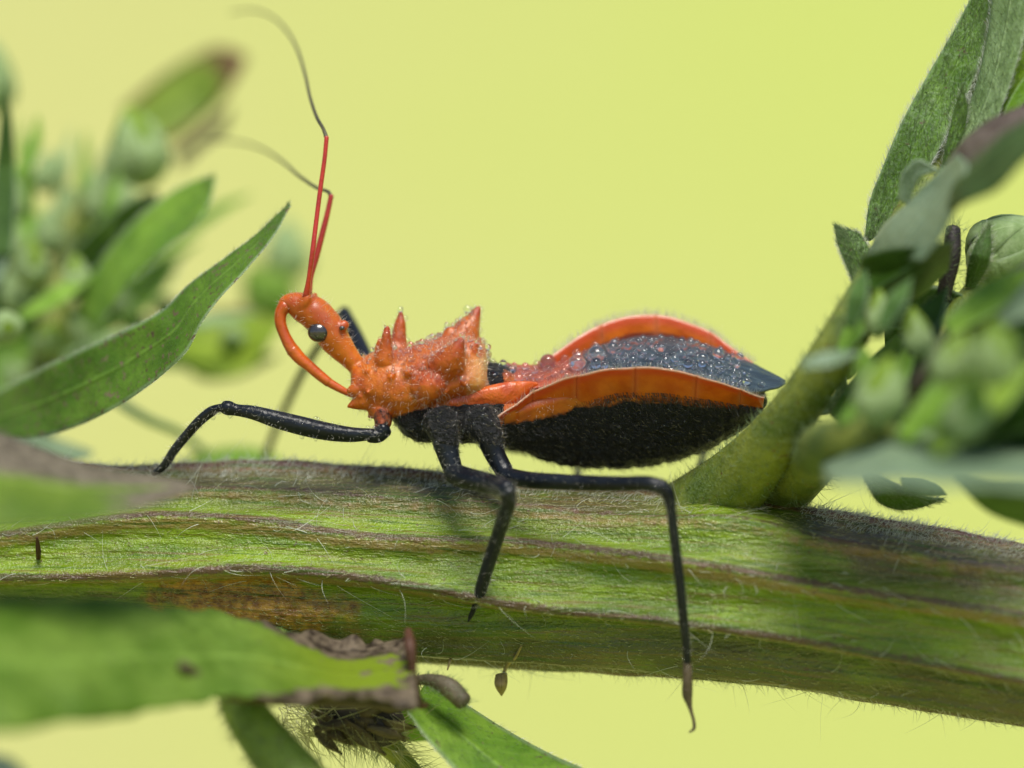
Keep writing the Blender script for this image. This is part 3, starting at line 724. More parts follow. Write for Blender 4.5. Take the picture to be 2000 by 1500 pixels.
# ------------------------------------------------------------------ foreground leaves at the left, each its own leaf
wl = thing('withered_leaf', 'blurred leaf with a grey-brown withered upper edge lying across the stem', 'leaf', P(-60, 960, -1.4))
leaf(wl, [(-150, 800), (-20, 838), (60, 868), (170, 905), (270, 925), (340, 935), (385, 948)], [(-150, 1040), (-20, 1032), (80, 1025), (180, 1012), (270, 992), (330, 975), (387, 955)],
     [-1.05, -1.0, -.9, -.75], L_WITHER, name='blade', tilt=.10, fold=-.15, n=60, rib=True, wav=.02)
tl = thing('torn_leaf', 'broad green leaf with a torn brown end hanging in front of the stem', 'leaf', P(-60, 1300, -1.3))
leaf(tl, [(-160, 1165), (0, 1168), (150, 1172), (300, 1182), (430, 1200), (530, 1222), (610, 1245), (655, 1264), (690, 1264), (740, 1252), (785, 1240), (800, 1236)],
     [(-160, 1440), (0, 1428), (150, 1412), (280, 1392), (390, 1375), (460, 1362), (540, 1366), (620, 1372), (690, 1376), (760, 1380), (800, 1384), (816, 1376)],
     [-1.35, -1.2, -1.0, -.75, -.62, -.56], L_TORN, name='blade', tilt=.10, fold=-.12, n=110, m=16, wav=.03, jag=.03)
stalk(tl, [(797, 1232, -.52), (801, 1262, -.57), (806, 1310, -.58), (811, 1350, -.57), (824, 1378, -.53), (834, 1378, -.52)], [7, 11, 8, 9, 7, 4], M_RUST, 'curled_margin')
stalk(tl, [(356, 1300, -.96), (385, 1322, -.90), (430, 1352, -.80), (490, 1364, -.72), (600, 1371, -.64), (720, 1376, -.60), (806, 1380, -.58)], [9, 12, 13, 10, 8, 8, 8], L_DRY, 'rolled_edge')

# ------------------------------------------------------------------ left shoot behind the insect's head
sh = thing('leafy_shoot', 'leafy green budding shoot rising behind the head of the insect', 'plant', P(60, 1050, 1.2))
stalk(sh, [(40, 1200, 1.62), (60, 900, 1.41), (90, 700, 1.30), (120, 520, 1.41), (150, 380, 1.52)], [46, 42, 36, 30, 22], M_BRANCH, 'stalk')
leaf(sh, [(-160, 830), (0, 762), (115, 702), (247, 643), (321, 603), (367, 557), (436, 506), (505, 454), (545, 415), (566, 398)],
     [(-160, 905), (0, 868), (115, 845), (200, 810), (270, 768), (327, 722), (367, 682), (390, 637), (424, 590), (476, 533), (539, 453), (567, 400)],
     [1.0, .6, .2, -.04, .0, .10], L_GREEN, hairs=3000, hlen=.015, hr=.0008, tilt=.06, fold=.14, n=90, rib=True, wav=.014, label='long pointed downy leaf reaching towards the insect head')
leaf(sh, [(150, 600), (185, 530), (260, 435), (335, 375), (395, 348), (420, 343)], [(190, 640), (250, 560), (320, 490), (380, 440), (412, 390), (421, 346)], [1.03, 0.87, 0.76], L_MID, tilt=.06, fold=.14, hairs=900, hlen=.025,
     label='upright leaf with a pale edge, slightly blurred')
leaf(sh, [(280, 500), (350, 445), (420, 400), (490, 378)], [(290, 515), (370, 465), (440, 415), (491, 381)], [1.41, 1.62], L_MID, fold=.2)
bud(sh, 268, 285, 1.36, 72, 190, 14, L_BUDLEAF, L_PALEEDGE, nb=8, label='large rounded bud blurred behind the leaves')
bud(sh, 560, 490, 2.39, 66, 170, 10, L_PALE, L_PALEEDGE)
bud(sh, 520, 570, 2.17, 70, 170, 40, L_BUDLEAF, L_MID)
leaf(sh, [(235, 215), (300, 160), (370, 115), (425, 92), (478, 105)], [(290, 285), (350, 272), (400, 232), (445, 180), (482, 118)], [2.06, 2.17, 2.17], L_BROWNTIP, tilt=.05, fold=-.15,
     label='yellow-green leaf with a rusty brown tip')
leaf(sh, [(340, 300), (390, 260), (430, 225), (450, 205)], [(350, 330), (400, 285), (440, 250), (452, 210)], [2.06, 2.17], L_DRY, fold=.1)
leaf(sh, [(-40, 500), (-14, 350), (2, 220), (10, 150)], [(24, 500), (30, 360), (24, 240), (12, 150)], [0.87, 0.92, 0.87], L_DARK, fold=.15)
leaf(sh, [(20, 340), (48, 300), (62, 260), (72, 225)], [(38, 350), (70, 310), (82, 265), (76, 225)], [1.08, 1.14], L_MID, fold=.1)
bud(sh, -8, 150, 1.62, 48, 170, 5, L_PALE, L_PALEEDGE)
bud(sh, 92, 335, 1.62, 36, 110, 20, L_PALE, L_PALEEDGE)
leaf(sh, [(145, 420), (150, 350), (158, 290), (166, 255)], [(168, 420), (176, 350), (174, 290), (168, 255)], [1.52, 1.62], L_MID, fold=.1)
bud(sh, 190, 385, 1.46, 36, 130, 5, L_PALE, L_PALEEDGE)
bud(sh, 240, 400, 1.74, 48, 150, -10, L_PALE, L_PALEEDGE)
bud(sh, 95, 450, 1.36, 34, 110, 12, L_PALE, L_PALEEDGE)
bud(sh, 62, 515, 1.14, 42, 105, -12)
bud(sh, 20, 470, 1.62, 40, 120, -20, L_MID)
bud(sh, 10, 640, 0.81, 38, 120, 88)
bud(sh, 110, 590, 1.41, 40, 120, 30, L_MID)
bud(sh, 150, 650, 1.46, 34, 100, 45, L_PALE)
bud(sh, 235, 600, 1.52, 36, 110, 60, L_PALE)
bud(sh, 170, 470, 1.62, 50, 150, 20)
bud(sh, 40, 730, 1.52, 46, 130, 30, L_MID)
leaf(sh, [(120, 520), (180, 450), (240, 400), (300, 370)], [(170, 560), (230, 510), (290, 450), (310, 380)], [1.20, 1.25], L_DARK, fold=.15, tilt=-.05)
leaf(sh, [(-60, 560), (0, 520), (80, 540), (150, 600)], [(-60, 660), (10, 650), (90, 640), (152, 605)], [1.62, 1.74], L_DARK, tilt=-.05, fold=.1)
leaf(sh, [(-60, 420), (0, 380), (60, 400), (110, 450)], [(-60, 520), (10, 500), (80, 490), (112, 455)], [2.06, 2.06], L_MID, tilt=.05, fold=.1)
leaf(sh, [(130, 620), (200, 560), (270, 530), (340, 520)], [(150, 680), (230, 640), (300, 590), (345, 525)], [1.62, 1.52], L_MID, tilt=.08, fold=.1)
leaf(sh, [(220, 560), (260, 520), (300, 505), (345, 505)], [(230, 600), (280, 580), (330, 550), (348, 510)], [1.85, 1.95], L_GREY, tilt=.08, fold=.1)
leaf(sh, [(-60, 700), (20, 640), (110, 600), (210, 590)], [(-60, 790), (40, 760), (140, 710), (215, 600)], [1.85, 1.85], L_MID, tilt=.08, fold=.1)
leaf(sh, [(-60, 580), (40, 560), (120, 500), (190, 420)], [(-40, 640), (70, 630), (150, 570), (195, 430)], [1.95, 1.85], L_BUDLEAF, tilt=.02, fold=.1)
leaf(sh, [(150, 560), (200, 500), (230, 440), (235, 380)], [(210, 580), (260, 530), (280, 460), (240, 385)], [2.06, 2.06], L_BUDLEAF, tilt=.02, fold=.1)
leaf(sh, [(320, 680), (390, 615), (460, 600), (545, 625)], [(340, 690), (400, 730), (470, 730), (548, 640)], [1.41, 1.52], L_YEDGE, tilt=.06, fold=.15)
leaf(sh, [(330, 655), (400, 690), (450, 700), (540, 690)], [(340, 690), (390, 740), (450, 740), (542, 700)], [1.62, 1.74], L_DARK, tilt=-.06, fold=.1)
leaf(sh, [(200, 690), (300, 640), (380, 640), (430, 700)], [(200, 760), (300, 720), (380, 720), (432, 705)], [1.74, 1.74], L_MID, tilt=.06, fold=.1)
stalk(sh, [(200, 740, 1.20), (240, 790, 1.08), (290, 820, 1.08), (340, 840, 1.14), (420, 900, 1.30)], [10, 12, 11, 10, 9], L_PALE, 'tendril')
leaf(sh, [(330, 920), (390, 885), (450, 872), (520, 880), (580, 920)], [(330, 960), (390, 980), (450, 990), (520, 980), (582, 930)], [1.03, 1.08, 1.03], L_MID, tilt=.12, fold=-.1)
leaf(sh, [(-80, 840), (0, 830), (90, 850), (180, 880)], [(-80, 920), (0, 930), (90, 920), (182, 890)], [0.97, 0.97], L_GREY, tilt=.1, fold=.05)
leaf(sh, [(-120, 1500), (-40, 1475), (20, 1480), (70, 1530)], [(-120, 1600), (-40, 1590), (30, 1580), (75, 1540)], [1.30, 1.30], L_GREY, tilt=.1, fold=.05)
for (bx_, bz_, by_, br_, bl_, ba_, bm_) in ((130, 410, 1.5, 34, 110, -8, L_PALE), (30, 390, 1.7, 40, 120, 10, L_PALE), (215, 330, 1.75, 30, 110, -12, L_PALE), (300, 430, 1.5, 36, 120, 25, L_MID), (150, 540, 1.1, 34, 105, 18, L_BUDLEAF),
        (215, 520, 1.35, 38, 115, 35, L_BUDLEAF), (30, 570, 1.25, 36, 110, -25, L_PALE), (95, 660, 1.2, 36, 105, 55, L_BUDLEAF), (270, 640, 1.5, 34, 100, 70, L_MID), (330, 600, 1.6, 30, 90, 80, L_PALE), (190, 715, 1.4, 34, 100, 80, L_BUDLEAF), (455, 660, 1.5, 30, 120, 85, L_BUDLEAF)):
    bud(sh, bx_, bz_, by_, br_, bl_, ba_, bm_, L_PALEEDGE)
for (x0_, z0_, x1_, z1_, w_, y_, m_) in ((60, 420, 40, 230, 14, 1.3, L_MID), (110, 400, 140, 250, 12, 1.6, L_PALE), (200, 460, 235, 330, 13, 1.2, L_MID), (250, 560, 390, 470, 14, 1.5, L_MID), (40, 620, 190, 530, 18, 1.0, L_MID), (120, 700, 300, 640, 18, 1.2, L_PALE), (-10, 560, 20, 420, 16, .9, L_GREY), (330, 640, 500, 610, 12, 1.3, L_PALE)):
    nx_, nz_ = -(z1_-z0_), x1_-x0_; q_ = math.hypot(nx_, nz_); nx_, nz_ = nx_/q_*w_, nz_/q_*w_; mx_, mz_ = (x0_+x1_)/2, (z0_+z1_)/2
    leaf(sh, [(x0_-nx_*.5, z0_-nz_*.5), (mx_-nx_, mz_-nz_), (x1_, z1_)], [(x0_+nx_*.5, z0_+nz_*.5), (mx_+nx_, mz_+nz_), (x1_+2, z1_+2)], [y_, y_, y_+.1], m_, fold=.2, tilt=.03, n=20, m=8)

# small dry things on and under the stem
scrap = thing('dry_seed_husk', 'small straw-coloured husk dangling from the underside of the stem', 'husk', P(978, 1325, -.02))
leaf(scrap, [(968, 1318), (966, 1335), (974, 1352), (979, 1357)], [(990, 1314), (991, 1332), (986, 1350), (980, 1357)], [-.02, -.06, -.02], M_SCRAP, name='husk', fold=-.4, n=14, m=7)
stalk(scrap, [(982, 1318, -.02), (990, 1300, -.02), (1006, 1285, -.1), (1018, 1262, -.16)], [3, 4, 3, 2], M_SCRAP, 'thread')
for (x, z, dx, dz, y0, w_, m_, lb_) in ((75, 1092, -3, -42, -.07, 5, M_RUST, 'short brown splinter standing on the stem above its lower purple ridge'),
                                        (884, 1268, -10, 40, .0, 3, M_SCRAP, 'straw splinter sticking out of the stem beside the torn leaf end')):
    st_ = thing('dry_splinter', lb_, 'splinter', P(x, z, y0))
    stalk(st_, [(x, z, y0+.03), (x+dx*.5+1, z+dz*.5, y0-.05), (x+dx, z+dz, y0-.08)], [w_*.9, w_, w_*.5], m_, 'shaft')

# ------------------------------------------------------------------ the assassin bug
bug = thing('assassin_bug', 'orange and black assassin bug beaded with dew walking along the stem', 'insect', P(960, 905, .05))
ROLL = math.radians(25); SR, CR = math.sin(ROLL), math.cos(ROLL)
LAT = np.array((0, -CR, -SR)); UP = np.array((0, -SR, CR))          # sideways towards the camera; out of the back
def Bp(px, py, lat=0.0, h=0.0): return P(px, py, 0) + LAT*(lat/PX) + UP*(h/PX)

def loft(secs, n, seg=40, up=UP, lat=LAT, power=2.0):
    """secs: rows (px, py, lat radius, up radius above, radius below)."""
    secs = np.asarray(secs, float)
    q = spl(secs, n)
    th = np.linspace(0, 2*np.pi, seg, endpoint=False)
    c, s = np.cos(th), np.sin(th)
    c = np.sign(c)*np.abs(c)**(2/power); s = np.sign(s)*np.abs(s)**(2/power)
    rings = []
    for r in q:
        b = Bp(r[0], r[1])
        hh = np.where(s > 0, r[3], r[4])
        rings.append(b[None] + lat[None]*(c*r[2]/PX)[:, None] + up[None]*(s*hh/PX)[:, None])
    rings = np.array(rings)
    return close_rings(rings, Bp(q[0, 0], q[0, 1]), Bp(q[-1, 0], q[-1, 1]))

FX = np.array([940, 962, 995, 1034, 1085, 1130, 1190, 1250, 1310, 1355, 1400, 1436, 1472, 1500], float)
FN = np.array([824, 818, 797, 770, 746, 731, 722, 720, 726, 737, 746, 760, 774, 780], float)       # upper rim, side towards the camera
FF = np.array([735, 733, 728, 716, 688, 656, 626, 613, 615, 629, 649, 677, 704, 722], float)       # upper rim, far side
FO = np.array([830, 829, 826, 820, 809, 795, 776, 771, 773, 778, 782, 785, 786, 786], float)       # where the orange ends below
FH = np.array([0, 0, 4, 10, 24, 33, 40, 43, 43, 35, 25, 12, 2, 0], float)
def prof(px):
    nt_, ft = hermite(FX, FN, px), hermite(FX, FF, px)
    M_, W = (nt_+ft)/2, (nt_-ft)/2/SR
    h = hermite(FX, FH, px)
    return M_ + CR*h, W, h                       # wing plane, half width, height of the rim

def build_body():
    parts = []           # (verts, faces, dark)
    def w2(d): return d/PX
    # head, neck, snout
    head = np.array([(712, 733, 0, 24), (698, 716, 0, 19), (684, 700, 0, 21), (668, 682, 0, 26), (654, 664, 0, 30), (642, 645, 0, 33), (628, 626, 0, 33), (612, 611, 0, 33), (594, 602, 0, 30), (576, 595, 0, 25), (561, 594, 0, 19), (552, 602, 0, 12)], float)
    hp = np.array([P(a, b, -.02) for a, b, _, _ in head])
    parts.append((*tube(hp, head[:, 3]/PX, 24, 60), 0))
    parts.append((*tube([P(594, 596, -.06), P(599, 584, -.075), P(601, 577, -.075)], w2(np.array([14, 10, 8])), 12, 10), 0))   # antenna socket
    parts.append((*tube([P(606, 592, .03), P(612, 582, .05), P(616, 575, .055)], w2(np.array([14, 9, 6])), 12, 10), 0))
    parts.append((*tube([P(655, 648, -.03), P(668, 638, -.05), P(675, 632, -.05)], w2(np.array([16, 12, 9])), 12, 10), 0))     # ocellar knob
    # pronotum, front lobe and hind lobe
    pro = [(686, 742, 30, 24, 24), (694, 743, 52, 40, 40), (710, 745, 62, 46, 48), (735, 746, 72, 58, 62), (760, 748, 78, 66, 68), (785, 750, 80, 66, 66), (812, 742, 84, 66, 62), (840, 732, 92, 64, 66), (870, 722, 98, 62, 66), (900, 714, 100, 58, 64), (925, 714, 96, 48, 54), (943, 718, 84, 42, 40), (952, 722, 60, 20, 22)]
    parts.append((*loft(pro, 70, 48), 0))
    def cone(pts, r, n=14): parts.append((*tube([Bp(a, b, l, 0) + np.array((0, 0, SR*l/PX)) for a, b, l in pts], np.array(r)/PX, 14, n), 0))
    # spines: (px, py, sideways offset)
    cone([(754, 706, 52), (756, 684, 58), (758, 658, 62), (759, 640, 64)], [20, 14, 10.5, 6.5])
    cone([(745, 690, 30), (744, 674, 30), (745, 664, 30)], [12, 9, 6])
    cone([(774, 700, -30), (777, 660, -32), (780, 630, -34), (781.5, 608, -35)], [26, 16, 10, 4])
    cone([(896, 690, -25), (908, 655, -28), (922, 625, -30), (935, 599, -32)], [46, 33, 17, 5])
    cone([(876, 684, -10), (879, 660, -10), (881, 647, -10)], [28, 19, 12])
    cone([(872, 720, 78), (884, 702, 100), (895, 683, 113), (904, 663, 120)], [36, 30, 19, 6])
    cone([(905, 720, 40), (915, 690, 45), (928, 672, 45)], [34, 24, 10])
    cone([(835, 758, 80), (850, 753, 104), (858, 749, 114)], [34, 28, 18])
    cone([(930, 700, -10), (942, 688, -10), (948, 682, -10)], [24, 14, 6])
    cone([(712, 782, 40), (695, 789, 44), (681, 794, 46)], [22, 11, 3])
    cone([(704, 760, 45), (692, 762, 50), (684, 763, 52)], [20, 13, 7])
    cone([(735, 800, 40), (728, 810, 42), (722, 815, 42)], [20, 10, 4])
    r = np.random.default_rng(3)
    for k in range(10):                                   # small tubercles
        x = r.uniform(700, 935); l = r.uniform(-70, 95)
        row = np.array([np.interp(x, [p[0] for p in pro], [p[i] for p in pro]) for i in range(5)])
        ang = r.uniform(-.9, 1.35)
        a = Bp(x, row[1]) + LAT*math.cos(ang)*row[2]/PX + UP*math.sin(ang)*(row[3] if ang > 0 else row[4])/PX
        n = unit(LAT*math.cos(ang) + UP*math.sin(ang))
        s = r.uniform(6, 12)/PX
        parts.append((*tube([a-n*s, a+n*s*.5, a+n*s], np.array([s, s*.7, s*.4]), 8, 5), 0))
    # front coxa
    cox = [P(745, 800, -.08), P(748, 825, -.11), P(742, 842, -.12)]
    parts.append((*tube(cox, np.array([22, 17, 14])/PX, 14, 10), .58))
    # black thorax below
    parts.append((*loft([(768, 800, 30, 20, 20), (785, 805, 52, 30, 34), (815, 802, 70, 40, 58), (850, 796, 78, 44, 66), (890, 790, 84, 46, 74), (935, 785, 86, 46, 78), (980, 780, 78, 40, 78), (1010, 780, 66, 30, 74)], 40, 36), 1))
    parts.append((*tube([P(858, 820, -.17), P(868, 850, -.2), P(876, 880, -.2)], np.array([36, 28, 21])/PX, 14, 10), 1))
    parts.append((*tube([P(935, 820, -.17), P(955, 850, -.2), P(965, 875, -.2)], np.array([38, 28, 20])/PX, 14, 10), 1))
    # scutellum hump
    parts.append((*loft([(930, 738, 40, 22, 20), (955, 736, 48, 22, 20), (985, 738, 44, 16, 20), (1010, 742, 30, 6, 10)], 20, 24), 1))
    # abdomen
    bx = np.array([968, 992, 1025, 1070, 1118, 1190, 1250, 1310, 1370, 1430, 1472, 1490], float)
    bb = np.array([868, 878, 886, 904, 914, 919, 916, 906, 887, 855, 824, 800], float)
    bw = np.array([40, 56, 56, 54, 62, 84, 95, 99, 92, 72, 46, 22], float)
    wp, W, h = prof(bx)
    rows = []
    for x, b, w, pc in zip(bx, bb, bw, wp):
        pc2 = pc + 26
        if x > 1460: pc2 = pc + 22
        H = math.sqrt(max((b-pc2)**2 - (w*SR)**2, 25))/CR
        rows.append((x, pc2, w, 24 if x < 1460 else 14, H))
    rows.append((1497, 786, 10, 6, 8))
    parts.append((*loft(rows, 70, 56), 1))
    # --- one skin over all of it
    v, f = join([(a, b) for a, b, _ in parts])
    me = fast_mesh('tmp', v, f); o = bpy.data.objects.new('tmp', me); sc.collection.objects.link(o)
    md = o.modifiers.new('r', 'REMESH'); md.mode = 'VOXEL'; md.voxel_size = .0065; md.use_smooth_shade = True
    s = o.modifiers.new('s', 'SMOOTH'); s.iterations = 3; s.factor = .5
    dg = bpy.context.evaluated_depsgraph_get()
    m2 = bpy.data.meshes.new_from_object(o.evaluated_get(dg))
    bpy.data.objects.remove(o)
    n = len(m2.vertices); co = np.empty(n*3, np.float32); m2.vertices.foreach_get('co', co); co = co.reshape(-1, 3).astype(float)
    no = np.empty(n*3, np.float32); m2.vertices.foreach_get('normal', no); no = no.reshape(-1, 3)
    tot = sum(len(a) for a, _, _ in parts)
    kd = kdtree.KDTree(tot); dk = np.concatenate([np.full(len(a), d) for a, _, d in parts])
    for i, p in enumerate(np.vstack([a for a, _, _ in parts])): kd.insert(p, i)
    kd.balance()
    dark = np.empty(n)
    for i in range(n):
        near = kd.find_n(co[i], 4); ws = [1/(q[2]+.004) for q in near]
        dark[i] = sum(w*dk[q[1]] for w, q in zip(ws, near))/sum(ws)
    # the black of the belly gives way to orange under the flanges
    pxv = co[:, 0]*PX+1000; pyv = 750-co[:, 2]*PX; fo_ = hermite(FX, FO, np.clip(pxv, 940, 1500))
    tt = np.clip((pyv - (fo_ - 14*np.clip((1180-pxv)/60, 0, 1) + 4*vnoise(co, 30, 77)))/26, 0, 1); tt = tt*tt*(3-2*tt)
    dark = np.where((pxv > 985) & (pxv < 1478) & (co[:, 1] < .0), dark*tt, dark)
    # skin relief: coarse granules on the thorax, fine ones on the black parts
    px = co[:, 0]*PX+1000
    thx = np.clip((px-690)/20, 0, 1)*np.clip((965-px)/20, 0, 1)*(1-dark)
    co += no*((.0022*vnoise(co, 32, 1) + .0007*vnoise(co, 110, 2))*thx + .0030*vnoise(co, 90, 4)*dark + .0008*vnoise(co, 60, 6))[:, None]
    for xs_ in (1075, 1124, 1180, 1235, 1295, 1352, 1415): co -= no*(.0055*np.exp(-((px-xs_-.06*(750-co[:, 2]*PX-850))/6.0)**2)*dark*(px > 1020))[:, None]
    m2.vertices.foreach_set('co', co.astype(np.float32).ravel())
    at = m2.attributes.new('dark', 'FLOAT', 'POINT'); at.data.foreach_set('value', dark.astype(np.float32))
    red = np.zeros(n); 
    for (cx_, cz_, cy_, rad_) in ((903, 672, -.22, .055), (858, 750, -.2, .05), (759, 645, -.12, .03), (781, 615, .05, .03), (668, 640, -.06, .03), (600, 585, -.05, .03), (935, 605, .05, .03)):
        q_ = P(cx_, cz_, cy_); red = np.maximum(red, np.exp(-(np.linalg.norm(co-q_, axis=1)/rad_)**2))
    pv_ = 750-co[:, 2]*PX
    pale = np.clip((px-905)/35, 0, 1)*np.clip((pv_-690)/15, 0, 1)*(co[:, 1] < 0)*(1-dark)*(px < 962)*(pv_ < 775)
    for k_, a_ in (('red', red), ('pale', pale)):
        at = m2.attributes.new(k_, 'FLOAT', 'POINT'); at.data.foreach_set('value', a_.astype(np.float32))
    at = m2.attributes.new('thx', 'FLOAT', 'POINT'); at.data.foreach_set('value', thx.astype(np.float32))
    m2.materials.clear(); m2.materials.append(M_BODY)
    m2.polygons.foreach_set('use_smooth', [True]*len(m2.polygons))
    m2.name = 'body'
    b = bpy.data.objects.new('body', m2); sc.collection.objects.link(b); b.parent = bug; b.matrix_parent_inverse = bug.matrix_world.inverted()
    b['label'] = 'orange spiny head and thorax running into a black velvety belly'
    return b, co, no, dark
body, BCO, BNO, BDK = build_body()
BPX = BCO[:, 0]*PX + 1000

# eyes
def sphere(seg=32, rings=20):
    th = np.linspace(0, np.pi, rings+2)[1:-1]; ph = np.linspace(0, 2*np.pi, seg, endpoint=False)
    ring = np.stack([np.sin(th)[:, None]*np.cos(ph)[None], np.sin(th)[:, None]*np.sin(ph)[None], -np.cos(th)[:, None]*np.ones(seg)[None]], -1)
    return close_rings(ring, np.array((0, 0, -1.)), np.array((0, 0, 1.)))
sv, sf = sphere()
for (x, z, y, rx, ry, rz) in ((622.5, 649, -.066, 21.5, 15, 19.5), (632, 640, .035, 20, 14, 18)):
    mesh_obj('eye', sv*np.array((rx, ry, rz))/PX + P(x, z, y), sf, M_EYE, bug)
for y in (-.078, -.02):
    mesh_obj('ocellus', sv*np.array((5.5, 4, 4.5))/PX + P(668 if y < -.05 else 674, 641 if y < -.05 else 632, y), sf, M_EYE, bug)
# rostrum: three joints folded under the head
ros = []
for pts_, rad_ in (([(558, 597), (549, 611), (548, 630), (555, 652), (564, 671), (573, 686)], [15, 12.5, 11.5, 11, 12, 13]),
                   ([(571, 683), (586, 700), (604, 715), (622, 731), (642, 747)], [13.5, 12.5, 11, 10.5, 9.5]),
                   ([(639, 745), (658, 756), (676, 766), (690, 774)], [9, 8, 6.5, 4])):
    ros.append(tube([P(a_, b_, -.03) for a_, b_ in pts_], np.array(rad_)/PX, 18, 26))
v, f = join(ros)
mesh_obj('rostrum', v, f, M_ROS, bug)
# antennae
def antenna(pts, rad, pts2, rad2):
    v, f = tube([P(*p) for p in pts], np.array(rad)/PX, 10, 40)
    a = mesh_obj('antenna', v, f, M_ANT, bug)
    v, f = tube([P(*p) for p in pts2], np.array(rad2)/PX, 8, 60)
    mesh_obj('flagellum', v, f, M_FLAG, a)
antenna([(598, 580, -.075), (602, 553, -.09), (610, 495, -.10), (618, 430, -.08), (627, 360, -.06), (634, 310, -.05), (638, 268, -.04)], [7.5, 5, 5, 4.6, 4.6, 4.4, 4.4],
        [(638, 272, -.04), (634, 258, -.02), (620, 232, .06), (607, 195, .17), (597, 150, .32), (582, 100, .5), (560, 60, .66), (530, 32, .82), (495, 20, .98), (450, 24, 1.15)], [4.6, 3.8, 3.6, 3.4, 3.2, 3, 2.8, 2.6, 2.4, 2.0])
antenna([(603, 572, .05), (606, 545, .06), (617, 505, .07), (630, 455, .08), (640, 415, .09), (647, 382, .10)], [7, 6, 6.2, 6, 5.4, 5],
        [(647, 386, .10), (644, 378, .11), (625, 370, .18), (590, 348, .36), (555, 318, .58), (520, 295, .78), (480, 280, .98), (430, 274, 1.2), (385, 280, 1.4)], [5, 4, 3.6, 3.4, 3.2, 3, 2.8, 2.6, 2.2])

# legs
def leg(segs, bristles=400, tars=None):
    bristles = int(bristles*.6)
    parts = []
    for pts, rad, n in segs: parts.append(tube([P(*p) for p in pts], np.array(rad)/PX, 16, n))
    v, f = join(parts)
    o = mesh_obj('leg', v, f, M_LEG, bug)
    if tars:
        tv, tf = tube([P(*p) for p in tars[0]], np.array(tars[1])/PX, 10, 30)
        mesh_obj('tarsus', tv, tf, M_TARS if len(tars) < 3 else M_LEG, o)
    if bristles:
        me = o.data; nn = np.empty(len(me.vertices)*3, np.float32); me.vertices.foreach_get('normal', nn); nn = nn.reshape(-1, 3)
        k = rng.integers(0, len(v), bristles); j = rng.normal(size=(bristles, 3))*.006
        p = v[k] + j - nn[k]*np.sum(j*nn[k], 1, keepdims=True)
        hv, hf = hair_geo(p, unit(nn[k] + .45*rdir(bristles)), .4*rdir(bristles), rng.uniform(.008, .022, bristles), .00045)
        mesh_obj('bristles', hv, hf, M_BRIST, o, kind='stuff')
    return o
leg([([(750, 838, -.12), (738, 850, -.13), (722, 852, -.14)], [17, 15, 13], 12),
     ([(728, 848, -.14), (690, 849, -.15), (640, 843, -.16), (590, 832, -.17), (540, 819, -.17), (490, 805, -.16), (458, 800, -.15), (446, 797, -.15), (438, 795, -.15)], [11, 14.5, 17.5, 18.5, 17, 13.5, 12, 14.5, 13], 70),
     ([(440, 797, -.15), (428, 797, -.15), (414, 803, -.13), (392, 820, -.10), (366, 848, -.06), (340, 880, -.02), (318, 912, .02), (300, 926, .04)], [9, 8, 10, 10, 9.5, 9, 8, 6], 50)], 1500)
leg([([(868, 862, -.2), (876, 890, -.21), (884, 915, -.22), (888, 930, -.23)], [24, 21, 19, 17], 16),
     ([(885, 924, -.23), (910, 934, -.30), (945, 942, -.38), (975, 950, -.46), (992, 957, -.5)], [20, 21, 20, 18, 17], 30),
     ([(990, 958, -.5), (994, 975, -.49), (984, 1010, -.45), (968, 1060, -.38), (950, 1115, -.32), (937, 1158, -.27), (931, 1178, -.25)], [16, 14, 13.5, 13, 12.5, 11, 7], 40)], 1100,
    ([(932, 1172, -.25), (926, 1188, -.23), (918, 1206, -.21), (915, 1213, -.2)], [7.5, 5.5, 4, 2], 1))
leg([([(958, 865, -.2), (968, 890, -.21), (982, 915, -.23), (990, 930, -.25)], [23, 20, 18, 16], 16),
     ([(985, 928, -.25), (1030, 937, -.32), (1090, 941, -.38), (1160, 944, -.44), (1220, 945, -.48), (1270, 945, -.51), (1296, 952, -.52)], [16, 16, 15.5, 15, 14.5, 14.5, 14], 50),
     ([(1288, 948, -.52), (1303, 962, -.52), (1310, 990, -.52), (1316, 1040, -.51), (1322, 1090, -.5), (1329, 1150, -.49), (1335, 1210, -.47), (1340, 1260, -.45), (1343, 1300, -.43)], [14.5, 13.5, 10, 9.5, 9.5, 9.5, 9, 7.5, 7], 50)], 700,
    ([(1342, 1290, -.43), (1343, 1320, -.43), (1343, 1360, -.42), (1346, 1374, -.42), (1350, 1390, -.42), (1355, 1408, -.42), (1355, 1424, -.42), (1346, 1430, -.42)], [8, 9.5, 9.5, 6, 3.5, 3.2, 3.2, 1.6]))
# far legs
leg([([(740, 800, .1), (725, 750, .25), (712, 700, .4), (690, 650, .5), (672, 612, .56)], [16, 17, 18, 17, 14], 40),
     ([(674, 610, .56), (660, 620, .6), (630, 665, .7), (598, 715, .8), (560, 790, .92), (530, 860, 1.0), (505, 930, 1.02)], [13, 10, 9, 9, 8.5, 8, 7], 40)], 0)
leg([([(900, 830, .15), (960, 860, .35), (1040, 875, .55), (1110, 880, .7)], [22, 17, 15, 14], 20), ([(1110, 880, .7), (1122, 900, .68), (1128, 940, .55), (1130, 1000, .5)], [12, 9, 8, 7], 16)], 0)
leg([([(980, 830, .15), (1100, 850, .4), (1240, 850, .6), (1375, 848, .72)], [22, 17, 15, 14], 20), ([(1375, 848, .72), (1374, 880, .68), (1366, 920, .5), (1362, 990, .36)], [11, 9, 8.5, 7], 16)], 0)

